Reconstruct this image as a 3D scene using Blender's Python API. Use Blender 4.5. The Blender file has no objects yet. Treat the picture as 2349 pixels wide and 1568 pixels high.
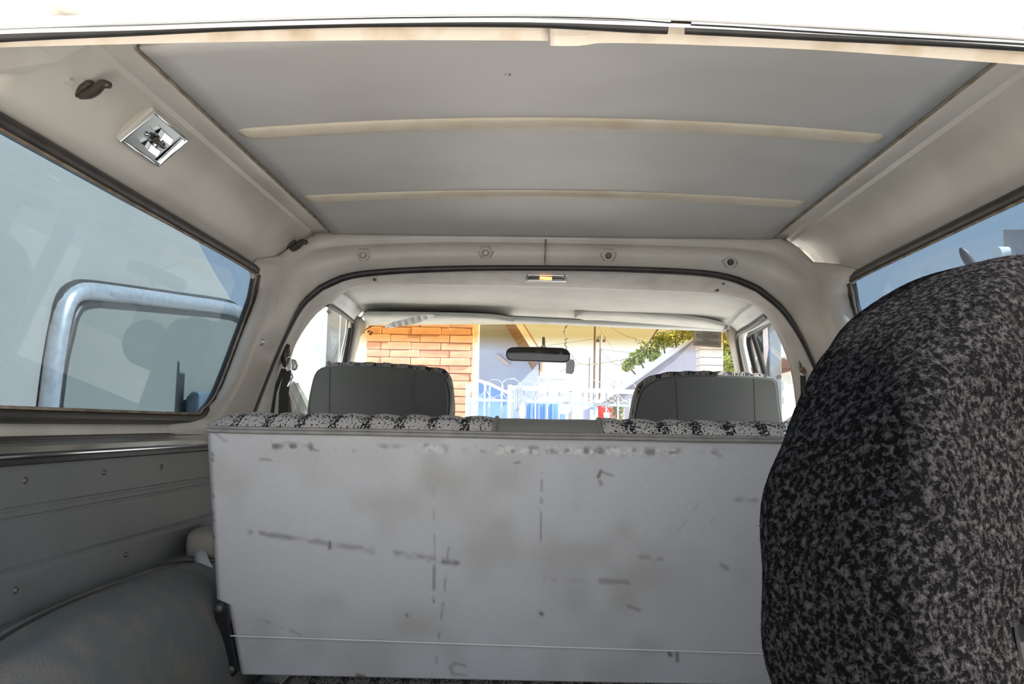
import bpy, bmesh, math, random
import numpy as np
from mathutils import Vector, Matrix
random.seed(7); RNG = np.random.default_rng(7)
SC = bpy.context.scene; COL = SC.collection
PI = math.pi

# ---------------------------------------------------------------- camera, sky, sun, exposure
F, CX, CY = 1905.0, 1174.5, 784.0              # focal length and centre of a 2349 x 1568 frame
d = np.array([(1228-CX)/F, (975-CY)/F, 1.0]); d /= np.linalg.norm(d)
u = np.array([0.016, -1.0, 0.0]); u -= d*u.dot(d); u /= np.linalg.norm(u)
r = np.cross(u, d)
if r[0] < 0: r = -r
M = np.stack([r, d, u], 1)                      # world (X right, Y along the vehicle, Z up) -> camera
def ray(x, y): return M.T @ np.array([(x-CX)/F, (y-CY)/F, 1.0])
def at(x, y, Y):
    v = ray(x, y); return v*Y/v[1]
def atX(x, y, X):
    v = ray(x, y); return v*X/v[0]
cam = bpy.data.cameras.new('camera'); cam_o = bpy.data.objects.new('camera', cam); COL.objects.link(cam_o)
cam.sensor_fit = 'HORIZONTAL'; cam.sensor_width = 36; cam.lens = 36*F/2349; cam.clip_start = 0.02; cam.clip_end = 500
R3 = Matrix((M[0], -M[1], -M[2])).transposed()
cam_o.matrix_world = R3.to_4x4()
SC.camera = cam_o

wd = bpy.data.worlds.new('sky'); SC.world = wd; wd.use_nodes = True
nt = wd.node_tree; nt.nodes.clear()
wo = nt.nodes.new('ShaderNodeOutputWorld'); bg = nt.nodes.new('ShaderNodeBackground')
sk_c = nt.nodes.new('ShaderNodeTexCoord'); sk_s = nt.nodes.new('ShaderNodeSeparateXYZ'); sk_r = nt.nodes.new('ShaderNodeValToRGB')
nt.links.new(sk_c.outputs['Generated'], sk_s.inputs[0]); nt.links.new(sk_s.outputs['Z'], sk_r.inputs[0])
e = sk_r.color_ramp.elements
e[0].position = 0.0; e[0].color = (0.96, 0.98, 1.0, 1); e[1].position = 0.95; e[1].color = (0.42, 0.62, 0.95, 1)
m_ = sk_r.color_ramp.elements.new(0.50); m_.color = (0.84, 0.92, 1.0, 1)
nt.links.new(sk_r.outputs[0], bg.inputs['Color']); bg.inputs['Strength'].default_value = 1.95
nt.links.new(bg.outputs[0], wo.inputs['Surface'])
sun = bpy.data.lights.new('sun', 'SUN'); sun.energy = 27.0; sun.angle = math.radians(0.55); sun.color = (1.0, 0.95, 0.86)
sun_o = bpy.data.objects.new('sun', sun); COL.objects.link(sun_o)
SUN = Vector((0.68, -0.10, 0.70)).normalized()
sun_o.rotation_euler = SUN.to_track_quat('Z', 'Y').to_euler(); sun_o.location = SUN*20
vs = SC.view_settings
vs.view_transform = 'Standard'; vs.look = 'None'; vs.gamma = 1.0; vs.use_curve_mapping = False; vs.exposure = -0.32
SC.cycles.max_bounces = 14; SC.cycles.diffuse_bounces = 7; SC.cycles.transparent_max_bounces = 24
SC.cycles.use_denoising = True

# ---------------------------------------------------------------- materials
def new_mat(name):
    m = bpy.data.materials.new(name); m.use_nodes = True
    return m, m.node_tree, m.node_tree.nodes['Principled BSDF']
def mk(name, c, rough=0.6, metal=0.0, c2=None, scale=8.0, lo=0.35, hi=0.7, bump=0.0, bscale=120.0, spec=None, detail=4.0, stretch=None):
    m, t, b = new_mat(name); N = t.nodes; L = t.links
    b.inputs['Base Color'].default_value = (*c, 1); b.inputs['Roughness'].default_value = rough; b.inputs['Metallic'].default_value = metal
    if spec is not None: b.inputs['Specular IOR Level'].default_value = spec
    tc = N.new('ShaderNodeTexCoord'); src = tc.outputs['Object']
    if stretch:
        mp = N.new('ShaderNodeMapping'); mp.inputs['Scale'].default_value = stretch; L.new(src, mp.inputs[0]); src = mp.outputs[0]
    if c2 is not None:
        n = N.new('ShaderNodeTexNoise'); n.inputs['Scale'].default_value = scale; n.inputs['Detail'].default_value = detail
        rp = N.new('ShaderNodeValToRGB'); rp.color_ramp.elements[0].position = lo; rp.color_ramp.elements[1].position = hi
        rp.color_ramp.elements[0].color = (*c, 1); rp.color_ramp.elements[1].color = (*c2, 1)
        L.new(src, n.inputs['Vector']); L.new(n.outputs['Fac'], rp.inputs[0]); L.new(rp.outputs[0], b.inputs['Base Color'])
    if bump:
        n2 = N.new('ShaderNodeTexNoise'); n2.inputs['Scale'].default_value = bscale; n2.inputs['Detail'].default_value = 3
        bp = N.new('ShaderNodeBump'); bp.inputs['Strength'].default_value = bump; bp.inputs['Distance'].default_value = 0.002
        L.new(tc.outputs['Object'], n2.inputs['Vector']); L.new(n2.outputs['Fac'], bp.inputs['Height']); L.new(bp.outputs[0], b.inputs['Normal'])
    return m
def facing(t):
    # Schlick reflectance, the same from both sides of the pane
    lw = t.nodes.new('ShaderNodeLayerWeight'); lw.inputs[0].default_value = 0.5
    pw_ = t.nodes.new('ShaderNodeMath'); pw_.operation = 'POWER'; pw_.inputs[1].default_value = 5.0
    ml = t.nodes.new('ShaderNodeMath'); ml.operation = 'MULTIPLY_ADD'; ml.inputs[1].default_value = 0.25; ml.inputs[2].default_value = 0.015
    t.links.new(lw.outputs['Facing'], pw_.inputs[0]); t.links.new(pw_.outputs[0], ml.inputs[0]); return ml.outputs[0]
def mk_glass(name, tint, gloss=0.08):
    m = bpy.data.materials.new(name); m.use_nodes = True; t = m.node_tree; t.nodes.clear()
    o = t.nodes.new('ShaderNodeOutputMaterial'); tr = t.nodes.new('ShaderNodeBsdfTransparent'); gl = t.nodes.new('ShaderNodeBsdfGlossy')
    tr.inputs[0].default_value = (*tint, 1); gl.inputs['Roughness'].default_value = 0.01; gl.inputs[0].default_value = (1, 1, 1, 1)
    mx = t.nodes.new('ShaderNodeMixShader')
    t.links.new(facing(t), mx.inputs[0]); t.links.new(tr.outputs[0], mx.inputs[1]); t.links.new(gl.outputs[0], mx.inputs[2])
    t.links.new(mx.outputs[0], o.inputs[0])
    return m
def math_node(t, op, a, b=None, c=None):
    n = t.nodes.new('ShaderNodeMath'); n.operation = op
    for i, v in enumerate((a, b, c)):
        if v is None: continue
        if isinstance(v, (int, float)): n.inputs[i].default_value = v
        else: t.links.new(v, n.inputs[i])
    return n.outputs[0]

CREAM = mk('cream_plastic', (0.47, 0.44, 0.395), 0.42, c2=(0.36, 0.33, 0.285), scale=5, lo=0.45, hi=0.8, bump=0.05, bscale=300)
LINER = mk('headliner_board', (0.455, 0.435, 0.415), 0.5, c2=(0.405, 0.385, 0.36), scale=3.5, lo=0.4, hi=0.75, bump=0.06, bscale=350, stretch=(1, 1.6, 1))
RIBM = mk('rib_plastic', (0.50, 0.44, 0.35), 0.5, c2=(0.44, 0.36, 0.26), scale=14, lo=0.45, hi=0.75)
HOOPM = mk('hoop_vinyl', (0.56, 0.54, 0.50), 0.6, c2=(0.47, 0.44, 0.40), scale=18, lo=0.42, hi=0.7, bump=0.2, bscale=260)
CABL = mk('cab_headliner_vinyl', (0.56, 0.56, 0.54), 0.65, c2=(0.50, 0.49, 0.46), scale=6, bump=0.25, bscale=400)
TRIMW = mk('pale_trim', (0.62, 0.64, 0.63), 0.4, c2=(0.56, 0.57, 0.55), scale=8)
BLACKR = mk('black_rubber', (0.012, 0.012, 0.012), 0.45, c2=(0.03, 0.025, 0.02), scale=20)
BROWNSEAM = mk('grimy_seam', (0.16, 0.11, 0.07), 0.8, c2=(0.32, 0.26, 0.2), scale=30, lo=0.4, hi=0.7)
DARKPL = mk('dark_plastic', (0.02, 0.018, 0.015), 0.35, c2=(0.05, 0.04, 0.03), scale=30)
CHROME = mk('chrome', (0.75, 0.76, 0.78), 0.12, 1.0)
STEEL = mk('worn_steel', (0.55, 0.56, 0.58), 0.3, 1.0, c2=(0.42, 0.42, 0.42), scale=25)
RAILM = mk('polished_rail', (0.62, 0.63, 0.65), 0.16, 1.0, c2=(0.5, 0.5, 0.5), scale=6, stretch=(1, 0.2, 1))
PANELV = mk('grey_vinyl_panel', (0.13, 0.135, 0.138), 0.5, c2=(0.10, 0.103, 0.105), scale=5, bump=0.25, bscale=240)
SEATV = mk('seat_vinyl_dark', (0.075, 0.082, 0.084), 0.55, c2=(0.06, 0.066, 0.067), scale=6, bump=0.15, bscale=300)
SEATMID = mk('seat_vinyl_grey', (0.22, 0.22, 0.215), 0.5, c2=(0.17, 0.17, 0.165), scale=9, bump=0.15, bscale=300)
PIPE = mk('grey_piping', (0.21, 0.20, 0.19), 0.5, c2=(0.15, 0.14, 0.13), scale=30)
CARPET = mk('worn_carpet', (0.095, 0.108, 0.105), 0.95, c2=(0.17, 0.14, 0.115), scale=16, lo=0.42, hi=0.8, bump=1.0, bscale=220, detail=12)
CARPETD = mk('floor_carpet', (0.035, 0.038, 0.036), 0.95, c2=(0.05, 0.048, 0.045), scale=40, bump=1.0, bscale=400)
BLACKM = mk('black_paint', (0.012, 0.012, 0.014), 0.4)
PAPER = mk('crinkled_paper', (0.78, 0.77, 0.75), 0.6, c2=(0.66, 0.65, 0.64), scale=60, bump=0.6, bscale=90)
SCREWD = mk('dark_screw', (0.08, 0.075, 0.07), 0.5, 0.4)
RUST = mk('rusty_steel', (0.28, 0.20, 0.14), 0.6, 0.6, c2=(0.16, 0.09, 0.05), scale=60)
STITCH = mk('pale_thread', (0.60, 0.60, 0.60), 0.7)
TIREM = mk('tyre_rubber', (0.012, 0.012, 0.013), 0.6)
MIRRORG = mk('mirror_glass', (0.08, 0.08, 0.08), 0.03, 1.0)
SIDEGL = mk_glass('tinted_side_glass', (0.42, 0.50, 0.575))
DOORGL = mk_glass('clear_door_glass', (0.85, 0.88, 0.87))

# ---------------------------------------------------------------- mesh helpers
def link(o, parent=None):
    COL.objects.link(o)
    if parent is not None: o.parent = parent
    return o
def wloc(p):
    v = Vector((0, 0, 0))
    while p is not None:
        v += p.location; p = p.parent
    return v
def mesh(name, verts, faces, mat, parent=None, smooth=False, origin=None):
    V = np.asarray(verts, float)
    off = np.array(wloc(parent)) if parent is not None else np.zeros(3)
    org = np.array(origin, float) if origin is not None else (V.min(0)+V.max(0))/2
    me = bpy.data.meshes.new(name); me.from_pydata((V-org).tolist(), [], [tuple(int(i) for i in f) for f in faces]); me.update()
    if mat is not None: me.materials.append(mat)
    if smooth: me.polygons.foreach_set('use_smooth', [True]*len(me.polygons))
    o = bpy.data.objects.new(name, me); o.location = org-off
    return link(o, parent)
def fix_normals(o):
    bm = bmesh.new(); bm.from_mesh(o.data); bmesh.ops.recalc_face_normals(bm, faces=bm.faces); bm.to_mesh(o.data); bm.free(); return o
def bevel(o, w, seg=2):
    m = o.modifiers.new('bevel', 'BEVEL'); m.width = w; m.segments = seg; m.limit_method = 'ANGLE'; m.angle_limit = math.radians(35); return o
def solid(o, t, off=-1.0):
    m = o.modifiers.new('solid', 'SOLIDIFY'); m.thickness = t; m.offset = off; return o
def autosmooth(o, deg=40):
    me = o.data; me.polygons.foreach_set('use_smooth', [True]*len(me.polygons))
    bm = bmesh.new(); bm.from_mesh(me)
    for e_ in bm.edges:
        if len(e_.link_faces) == 2 and e_.calc_face_angle(0) > math.radians(deg): e_.smooth = False
    bm.to_mesh(me); bm.free(); return o
def box(name, c, s, mat, parent=None, bv=0.0, rot=None):
    sx, sy, sz = s[0]/2, s[1]/2, s[2]/2
    V = np.array([(x, y, z) for x in (-sx, sx) for y in (-sy, sy) for z in (-sz, sz)])
    if rot is not None: V = V @ np.array(rot).T
    V = V + np.array(c)
    fs = [(0,1,3,2),(4,6,7,5),(0,4,5,1),(2,3,7,6),(0,2,6,4),(1,5,7,3)]
    o = mesh(name, V, fs, mat, parent, origin=c)
    if bv: bevel(o, bv); 
    return o
def prism(name, poly, ext, mat, parent=None, bv=0.0, smooth=False):
    P = np.asarray(poly, float); n = len(P); E_ = np.asarray(ext, float)
    V = np.vstack([P, P+E_])
    fs = [tuple(range(n)), tuple(range(2*n-1, n-1, -1))]+[(i, i+n, (i+1) % n+n, (i+1) % n) for i in range(n)]
    o = fix_normals(mesh(name, V, fs, mat, parent))
    if bv: bevel(o, bv, 3)
    if smooth: autosmooth(o)
    return o
def tube_geo(pts, rad, seg=8, closed=False):
    P = np.asarray(pts, float); n = len(P); V = []; fs = []
    rad = np.full(n, rad) if np.isscalar(rad) else np.asarray(rad)
    prev = None
    for i in range(n):
        a = P[(i-1) % n] if (closed or i > 0) else P[i]; b = P[(i+1) % n] if (closed or i < n-1) else P[i]
        t = b-a; t = t/(np.linalg.norm(t)+1e-12)
        ref = np.array([0, 0, 1.0]) if prev is None else prev
        if prev is None and abs(t[2]) > 0.9: ref = np.array([1.0, 0, 0])
        nx = ref-t*ref.dot(t); nx /= np.linalg.norm(nx)+1e-12; prev = nx
        by = np.cross(t, nx)
        for k in range(seg):
            a_ = 2*PI*k/seg; V.append(P[i]+rad[i]*(math.cos(a_)*nx+math.sin(a_)*by))
    m = n if closed else n-1
    for i in range(m):
        j = (i+1) % n
        for k in range(seg):
            fs.append((i*seg+k, i*seg+(k+1) % seg, j*seg+(k+1) % seg, j*seg+k))
    if not closed:
        fs.append(tuple(range(seg-1, -1, -1))); fs.append(tuple((n-1)*seg+k for k in range(seg)))
    return V, fs
def tube(name, pts, rad, mat, parent=None, seg=8, closed=False):
    V, fs = tube_geo(pts, rad, seg, closed)
    o = fix_normals(mesh(name, V, fs, mat, parent, smooth=True)); return autosmooth(o, 50)
def cyl(name, p0, p1, r0, mat, parent=None, seg=16, r1=None, bv=0.0):
    o = tube(name, [p0, p1], [r0, r0 if r1 is None else r1], mat, parent, seg)
    if bv: bevel(o, bv)
    return o
def resample(P, n):
    P = np.asarray(P, float); L = np.r_[0, np.cumsum(np.linalg.norm(np.diff(P, axis=0), axis=1))]
    t = np.linspace(0, L[-1], n); return np.stack([np.interp(t, L, P[:, k]) for k in range(P.shape[1])], 1)
def spline(P, n):
    """smooth Catmull-Rom through points"""
    P = np.asarray(P, float); Q = np.vstack([2*P[0]-P[1], P, 2*P[-1]-P[-2]]); out = []
    for i in range(1, len(Q)-2):
        for t in np.linspace(0, 1, 8, endpoint=False):
            a, b, c, d_ = Q[i-1], Q[i], Q[i+1], Q[i+2]
            out.append(0.5*((2*b)+(c-a)*t+(2*a-5*b+4*c-d_)*t*t+(3*b-a-3*c+d_)*t**3))
    out.append(P[-1]); return resample(out, n)
def loft(name, rows, mat, parent=None, smooth=True, thick=0.0, off=-1.0):
    rows = [np.asarray(q, float) for q in rows]; n = len(rows[0]); V = np.vstack(rows); fs = []
    for i in range(len(rows)-1):
        for k in range(n-1):
            fs.append((i*n+k, i*n+k+1, (i+1)*n+k+1, (i+1)*n+k))
    o = mesh(name, V, fs, mat, parent, smooth=smooth)
    if thick: solid(o, thick, off)
    return o
def sphere_geo(c, s, n=3.0, nu=24, nv=14):
    V = []; fs = []
    for j in range(nv+1):
        v = -PI/2+PI*j/nv
        for i in range(nu):
            w = 2*PI*i/nu
            f = lambda x, e_: math.copysign(abs(x)**e_, x)
            V.append((c[0]+s[0]*f(math.cos(v), 2/n)*f(math.cos(w), 2/n), c[1]+s[1]*f(math.cos(v), 2/n)*f(math.sin(w), 2/n), c[2]+s[2]*f(math.sin(v), 2/n)))
    for j in range(nv):
        for i in range(nu):
            fs.append((j*nu+i, j*nu+(i+1) % nu, (j+1)*nu+(i+1) % nu, (j+1)*nu+i))
    return V, fs
def thing(name, loc, label, cat, group=None):
    o = bpy.data.objects.new(name, None); o.location = Vector(loc); o.empty_display_size = 0.05; link(o)
    o['label'] = label; o['category'] = cat
    if group: o['group'] = group
    return o
def tag(o, label, cat, group=None):
    o['label'] = label; o['category'] = cat
    if group: o['group'] = group
    return o
def structure(o, label=None, cat=None):
    o['kind'] = 'structure'
    if label: o['label'] = label
    if cat: o['category'] = cat
    return o
def copy_tree(o, parent=None):
    c = o.copy(); COL.objects.link(c); c.parent = parent
    for ch in list(o.children): copy_tree(ch, c)
    return c

XC = 0.033                                       # centre plane of the vehicle
def sx(s, h): return XC+s*h
GROUND = -1.40

# ================================================================ VEHICLE SHELL
# headliner panel
def camber(y): return float(np.interp(y, [0.9, 1.1, 1.5, 1.95, 2.12, 2.28], [0.022, 0.026, 0.029, 0.020, 0.010, 0.0]))
def zroof(x, y):
    return 0.525+camber(y)*(1-(x/0.61)**2)-float(np.interp(y, [2.12, 2.28], [0, 0.006]))
xs = np.linspace(-0.608, 0.608, 33); ys = np.linspace(1.125, 2.28, 39)
ceil = loft('ceiling', [[(XC+x, y, zroof(x, y)) for x in xs] for y in ys], LINER, thick=0.012, off=1.0)
structure(ceil, 'beige hardtop headliner panel with two cross ribs over the cargo bay', 'headliner')
for yc, lbl in ((1.475, None), (1.915, None)):
    hw = 0.592
    prof = [(-0.022, 0.000), (-0.016, -0.0065), (-0.004, -0.0115), (0.004, -0.0120), (0.006, -0.0100), (0.021, -0.0085), (0.024, 0.000)]
    rows = []
    for x in np.r_[-hw, -hw+0.018, np.linspace(-hw+0.03, hw-0.03, 28), hw-0.018, hw]:
        k = 0.05 if abs(x) > hw-0.001 else (0.75 if abs(x) > hw-0.02 else 1.0)
        rows.append([(XC+x, yc+py*(0.6 if k < 0.1 else 1), zroof(x, yc)+0.001+pz*k) for py, pz in prof])
    rib = loft('rib', rows, RIBM, ceil, smooth=True, thick=0.003)
    autosmooth(rib, 30)
# front cove of the headliner, a rounded fall behind the last rib is part of the panel
stamp = bpy.data.curves.new('stamped_number', 'FONT'); stamp.body = '13'; stamp.size = 0.012; stamp.extrude = 0.0002; stamp.align_x = 'CENTER'
so = bpy.data.objects.new('stamped_number', stamp); stamp.materials.append(mk('ink', (0.18, 0.18, 0.2), 0.7))
q = at(1164, 190, 1.27)
so.matrix_world = Matrix(((1, 0, 0, q[0]-ceil.location.x), (0, -1, 0, q[1]-ceil.location.y), (0, 0, -1, zroof(q[0]-XC, 1.27)-0.0006-ceil.location.z), (0, 0, 0, 1)))
COL.objects.link(so); so.parent = ceil
so['label'] = 'small dark stamped number 13'

# side of the hardtop over each window: strip, groove and the sloping cheek down to the glass
CHEEK = [(0.612, 0.5225), (0.655, 0.5200), (0.660, 0.5120), (0.668, 0.5085), (0.690, 0.4960), (0.712, 0.4760), (0.728, 0.4520), (0.738, 0.4300), (0.752, 0.4180), (0.764, 0.4080), (0.772, 0.400)]
n_trim = 1
walls = {}
for s, side in ((-1, 'left'), (1, 'right')):
    ysr = np.linspace(1.0 if s < 0 else 0.80, 2.26, 26)  # right trim extended out of view past the lip to shade the tyre
    rows = [[(sx(s, h), y, z) for h, z in CHEEK] for y in ysr]
    ck = loft('trim_%d' % n_trim, rows, CREAM, thick=0.02, off=(-1.0 if s < 0 else 1.0)); n_trim += 1
    autosmooth(ck, 28)
    structure(ck, 'cream hardtop side trim sloping down to the %s quarter window' % side, 'trim')
    # grime in the joint along the headliner
    tube('joint', [(sx(s, 0.611), y, 0.5232) for y in np.linspace(1.12, 2.27, 40)], 0.0022, BROWNSEAM, ck, seg=5)
    walls[s] = ck

# quarter windows: outline in the side plane (Y, Z), glass leans with the tumblehome
def hw_at(z): return float(np.interp(z, [0.0, 0.40], [0.845, 0.768]))
def win_outline(s, inset=0.0):
    base = [(0.985+inset, 0.395-inset), (1.2, 0.395-inset), (2.06-inset, 0.388-inset), (2.105-inset, 0.372-inset), (2.125-inset, 0.335-inset), (2.115-inset, 0.28), (2.075-inset, 0.15),
            (2.045-inset, 0.07), (2.015-inset, 0.03+inset*0.6), (1.965-inset, 0.008+inset), (1.90, 0.0+inset), (1.2, 0.0+inset), (0.985+inset, 0.0+inset)]
    P = resample(base[:2]+list(map(tuple, spline(base[1:-1], 60)))[1:]+base[-1:], 110)
    return [(sx(s, hw_at(z)), y, z) for y, z in P]
for i, s in enumerate((-1, 1)):
    side = 'left' if s < 0 else 'right'
    P = win_outline(s, 0.004)
    g = mesh('window_%d' % (i+1), P, [tuple(range(len(P)))], SIDEGL); solid(g, 0.004, 0)
    structure(g, 'fixed %s quarter window with tinted glass in a black rubber seal' % side, 'window')
    tube('window_seal', [np.array(p)+np.array((-s*0.006, 0, 0)) for p in win_outline(s, 0.0)], 0.0125, BLACKR, g, seg=8)
    # thin bright edge of the seal against the glass
    tube('seal_lip', [np.array(p)+np.array((-s*0.012, 0, 0)) for p in win_outline(s, 0.012)], 0.0028, BROWNSEAM, g, seg=5)

# rear lip of the roof
lipx = [(-200, 116), (0, 107), (300, 99), (600, 93), (900, 90), (1200, 91), (1258, 92)]
lipx2 = [(1262, 103), (1330, 103), (1370, 97), (1450, 97), (1600, 101), (1900, 114), (2349, 147), (2560, 165)]
YL = 0.97
lip = thing_lip = None
def lipband(pts, lo, hi, y0, y1, dz=0.0):
    a = spline([at(x, y+lo, y0) for x, y in pts], 60); b = spline([at(x, y+hi, y1) for x, y in pts], 60); return a, b
rl = None
for pts in (lipx, lipx2):
    a, b = lipband(pts, 0, -22, YL, YL-0.004)
    c, d2 = lipband(pts, 0, -28, YL+0.06, YL-0.004)
    c = a+np.array((0, 0.06, 0.032)); e2 = b+np.array((0, -0.03, 0.006))
    CREAMW = bpy.data.materials.get('lip_cream') or mk('lip_cream', (0.66, 0.57, 0.47), 0.45, c2=(0.50, 0.40, 0.27), scale=16, lo=0.5, hi=0.72, bump=0.1, bscale=200)
    if rl is None:
        rl = loft('trim_%d' % n_trim, [c, a, b, e2], CREAMW, thick=0.003, off=0); n_trim += 1; autosmooth(rl, 35)
        structure(rl, 'cream painted rear lip of the hardtop roof with brown water stains', 'trim')
    else:
        o = loft('lip_section', [c, a, b, e2], CREAMW, rl, thick=0.003, off=0); autosmooth(o, 35)
# outer drip edge: bright, just behind the weatherstrip
ed_pts = [(-200, 64), (0, 52), (300, 44), (600, 34), (900, 27), (1200, 25), (1500, 34), (1800, 48), (2100, 64), (2349, 80), (2560, 96)]
WHITEP = mk('white_roof_paint', (0.80, 0.79, 0.77), 0.25, c2=(0.74, 0.72, 0.70), scale=12)
ed = spline([at(x, y, 0.90) for x, y in ed_pts], 80)
edge = loft('drip_edge', [ed+np.array((0, 0.0, -0.005)), ed+np.array((0, -0.006, 0.0)), ed+np.array((0, 0.0, 0.004)), ed+np.array((0, 0.12, 0.055))], WHITEP, rl, thick=0.004, off=0)
chr_ = tube('bright_moulding', spline([at(x, y+9, 0.905) for x, y in ed_pts[:6]]+[at(1400, 38, 0.905), at(1538, 47, 0.905)], 60), 0.0042, CHROME, rl, seg=8)
tube('bright_moulding', spline([at(x, y, 0.905) for x, y in ((1585, 51), (1700, 57), (1900, 70), (2100, 82), (2349, 96), (2560, 112))], 40), 0.0042, STEEL, rl, seg=8)
ws1 = [(-200, 98), (0, 80), (300, 67), (600, 55), (900, 50), (1200, 50), (1350, 56), (1450, 61), (1532, 64)]
ws2 = [(1572, 66), (1700, 72), (1900, 82), (2100, 91), (2349, 105), (2560, 121)]
wr = thing('weatherstrip', at(800, 60, 0.925), 'black rubber weatherstrip under the roof lip, long run from the left up to the gap', 'weatherstrip', 'roof lip weatherstrips')
tube('strip', spline([at(x, y, 0.925) for x, y in ws1], 60), np.interp(np.linspace(0, 1, 60), [0, 0.3, 0.6, 0.9, 1], [0.0090, 0.0080, 0.0060, 0.0068, 0.0072]), BLACKR, wr, seg=10)
wr2 = thing('weatherstrip', at(1900, 80, 0.925), 'black rubber weatherstrip under the roof lip, short run right of the gap', 'weatherstrip', 'roof lip weatherstrips')
tube('strip', spline([at(x, y, 0.925) for x, y in ws2], 50), 0.0064, BLACKR, wr2, seg=10)
# outer roof skin keeps the light out
rows = []
def ztop(x): return float(np.interp(x, ed[:, 0], ed[:, 2]))
for y in np.r_[0.905, 0.95, 1.0, 1.06, 1.12, 1.2, 1.3, 1.5, 1.8, 2.1, 2.5]:
    rows.append([(XC+x, y, min(ztop(XC+x)*y/0.9-0.009, 0.548+camber(y)*(1-(x/0.7)**2))-1.3*max(0.0, abs(x)-0.72)) for x in np.linspace(-0.82, 0.82, 35)])
roof = loft('roof', rows, WHITEP, thick=0.004, off=-1.0)
structure(roof, 'white outer skin of the hardtop roof', 'roof')
# corner gussets at the rear of the cheeks (left one is in view)
for s in (-1,):
    side = 'left' if s < 0 else 'right'
    pl = [(sx(s, 0.662), 1.08, 0.513), (sx(s, 0.700), 1.075, 0.488), (sx(s, 0.724), 1.05, 0.459), (sx(s, 0.738), 0.99, 0.432), (sx(s, 0.738), 0.96, 0.432), (sx(s, 0.70), 0.96, 0.488), (sx(s, 0.662), 0.98, 0.513)]
    g = prism('gusset', pl, (-s*0.006, 0, -0.006), CREAM, walls[s], bv=0.006)

# front header and pillars of the hardtop
def seg3(L, T, R, n=(22, 40, 22)):
    l = spline([at(*p) for p in L], n[0]); t = spline([at(*p) for p in T], n[1]); r_ = spline([at(*p) for p in R], n[2])
    return np.vstack([l, t[1:-1], r_])
A = seg3([(395, 1080, 1.94), (430, 1010, 1.97), (480, 965, 2.00), (535, 880, 2.05), (580, 770, 2.09), (612, 690, 2.13), (626, 630, 2.17), (650, 592, 2.21), (690, 563, 2.25)],
         [(690, 563, 2.25), (745, 548, 2.272), (1000, 541, 2.28), (1250, 543, 2.28), (1500, 549, 2.28), (1768, 558, 2.272), (1815, 574, 2.25)],
         [(1815, 574, 2.25), (1862, 605, 2.21), (1900, 640, 2.17), (1912, 700, 2.13), (1950, 790, 2.09), (2005, 890, 2.05), (2065, 965, 2.0), (2110, 1010, 1.97), (2150, 1080, 1.94)])
B = seg3([(540, 1080, 2.30), (555, 1010, 2.30), (575, 945, 2.3), (612, 850, 2.3), (650, 765, 2.3), (690, 695, 2.3), (735, 655, 2.3)],
         [(735, 655, 2.3), (800, 628, 2.3), (900, 616, 2.3), (1050, 610, 2.3), (1250, 609, 2.3), (1450, 612, 2.3), (1600, 619, 2.3), (1680, 633, 2.3), (1740, 658, 2.3)],
         [(1740, 658, 2.3), (1795, 702, 2.3), (1840, 765, 2.3), (1872, 830, 2.3), (1900, 900, 2.3), (1935, 1000, 2.3), (1965, 1080, 2.3)])
rows = []
for t, b, dz in ((0, 0, 0.0), (0.10, -0.004, -0.002), (0.2, 0.002, 0.0), (0.32, -0.012, -0.004), (0.5, -0.022, -0.004), (0.7, -0.022, -0.002), (0.88, -0.012, 0), (1.0, 0.0, 0)):
    rows.append(A*(1-t)+B*t+np.array((0, b, dz)))
A0 = A.copy()                                    # return edge running to the front edge of the side glass
for i in range(len(A0)):
    z = A0[i][2]; s_ = 1 if A0[i][0] > XC else -1
    if z < 0.45:
        k = min(1.0, max(0.0, (0.45-z)/0.05))
        A0[i][0] = A0[i][0]*(1-k)+sx(s_, hw_at(min(z, 0.40))+0.004)*k
        A0[i][1] = A0[i][1]*(1-k)+float(np.interp(z, [-0.01, 0.0, 0.008, 0.03, 0.07, 0.15, 0.28, 0.335, 0.372, 0.388, 0.42], [1.80, 1.90, 1.965, 2.015, 2.045, 2.075, 2.115, 2.125, 2.105, 2.06, 2.03])+0.014)*k
    else: A0[i] += np.array((0, 0.01, 0.02))
rows = [A0]+rows
hd = loft('wall_front', rows, CREAM, thick=0.012, off=-1.0)
structure(hd, 'cream header and pillars of the hardtop behind the cab with four bolts', 'header')
rows2 = [B+np.array((0, 0.0, 0)), B+np.array((0, 0.02, 0))]
# overlap joint in the middle of the header
tube('overlap_joint', [at(1252, 549, 2.266), at(1251, 562, 2.248), at(1251, 578, 2.240), at(1250, 594, 2.242), at(1250, 607, 2.262)], 0.0022, BROWNSEAM, hd, seg=5)
ja = [at(1250, 546, 2.24), at(1252, 575, 2.235), at(1250, 607, 2.262), at(1290, 608, 2.262), at(1420, 609, 2.266), at(1430, 575, 2.243), at(1420, 550, 2.25)]
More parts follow.
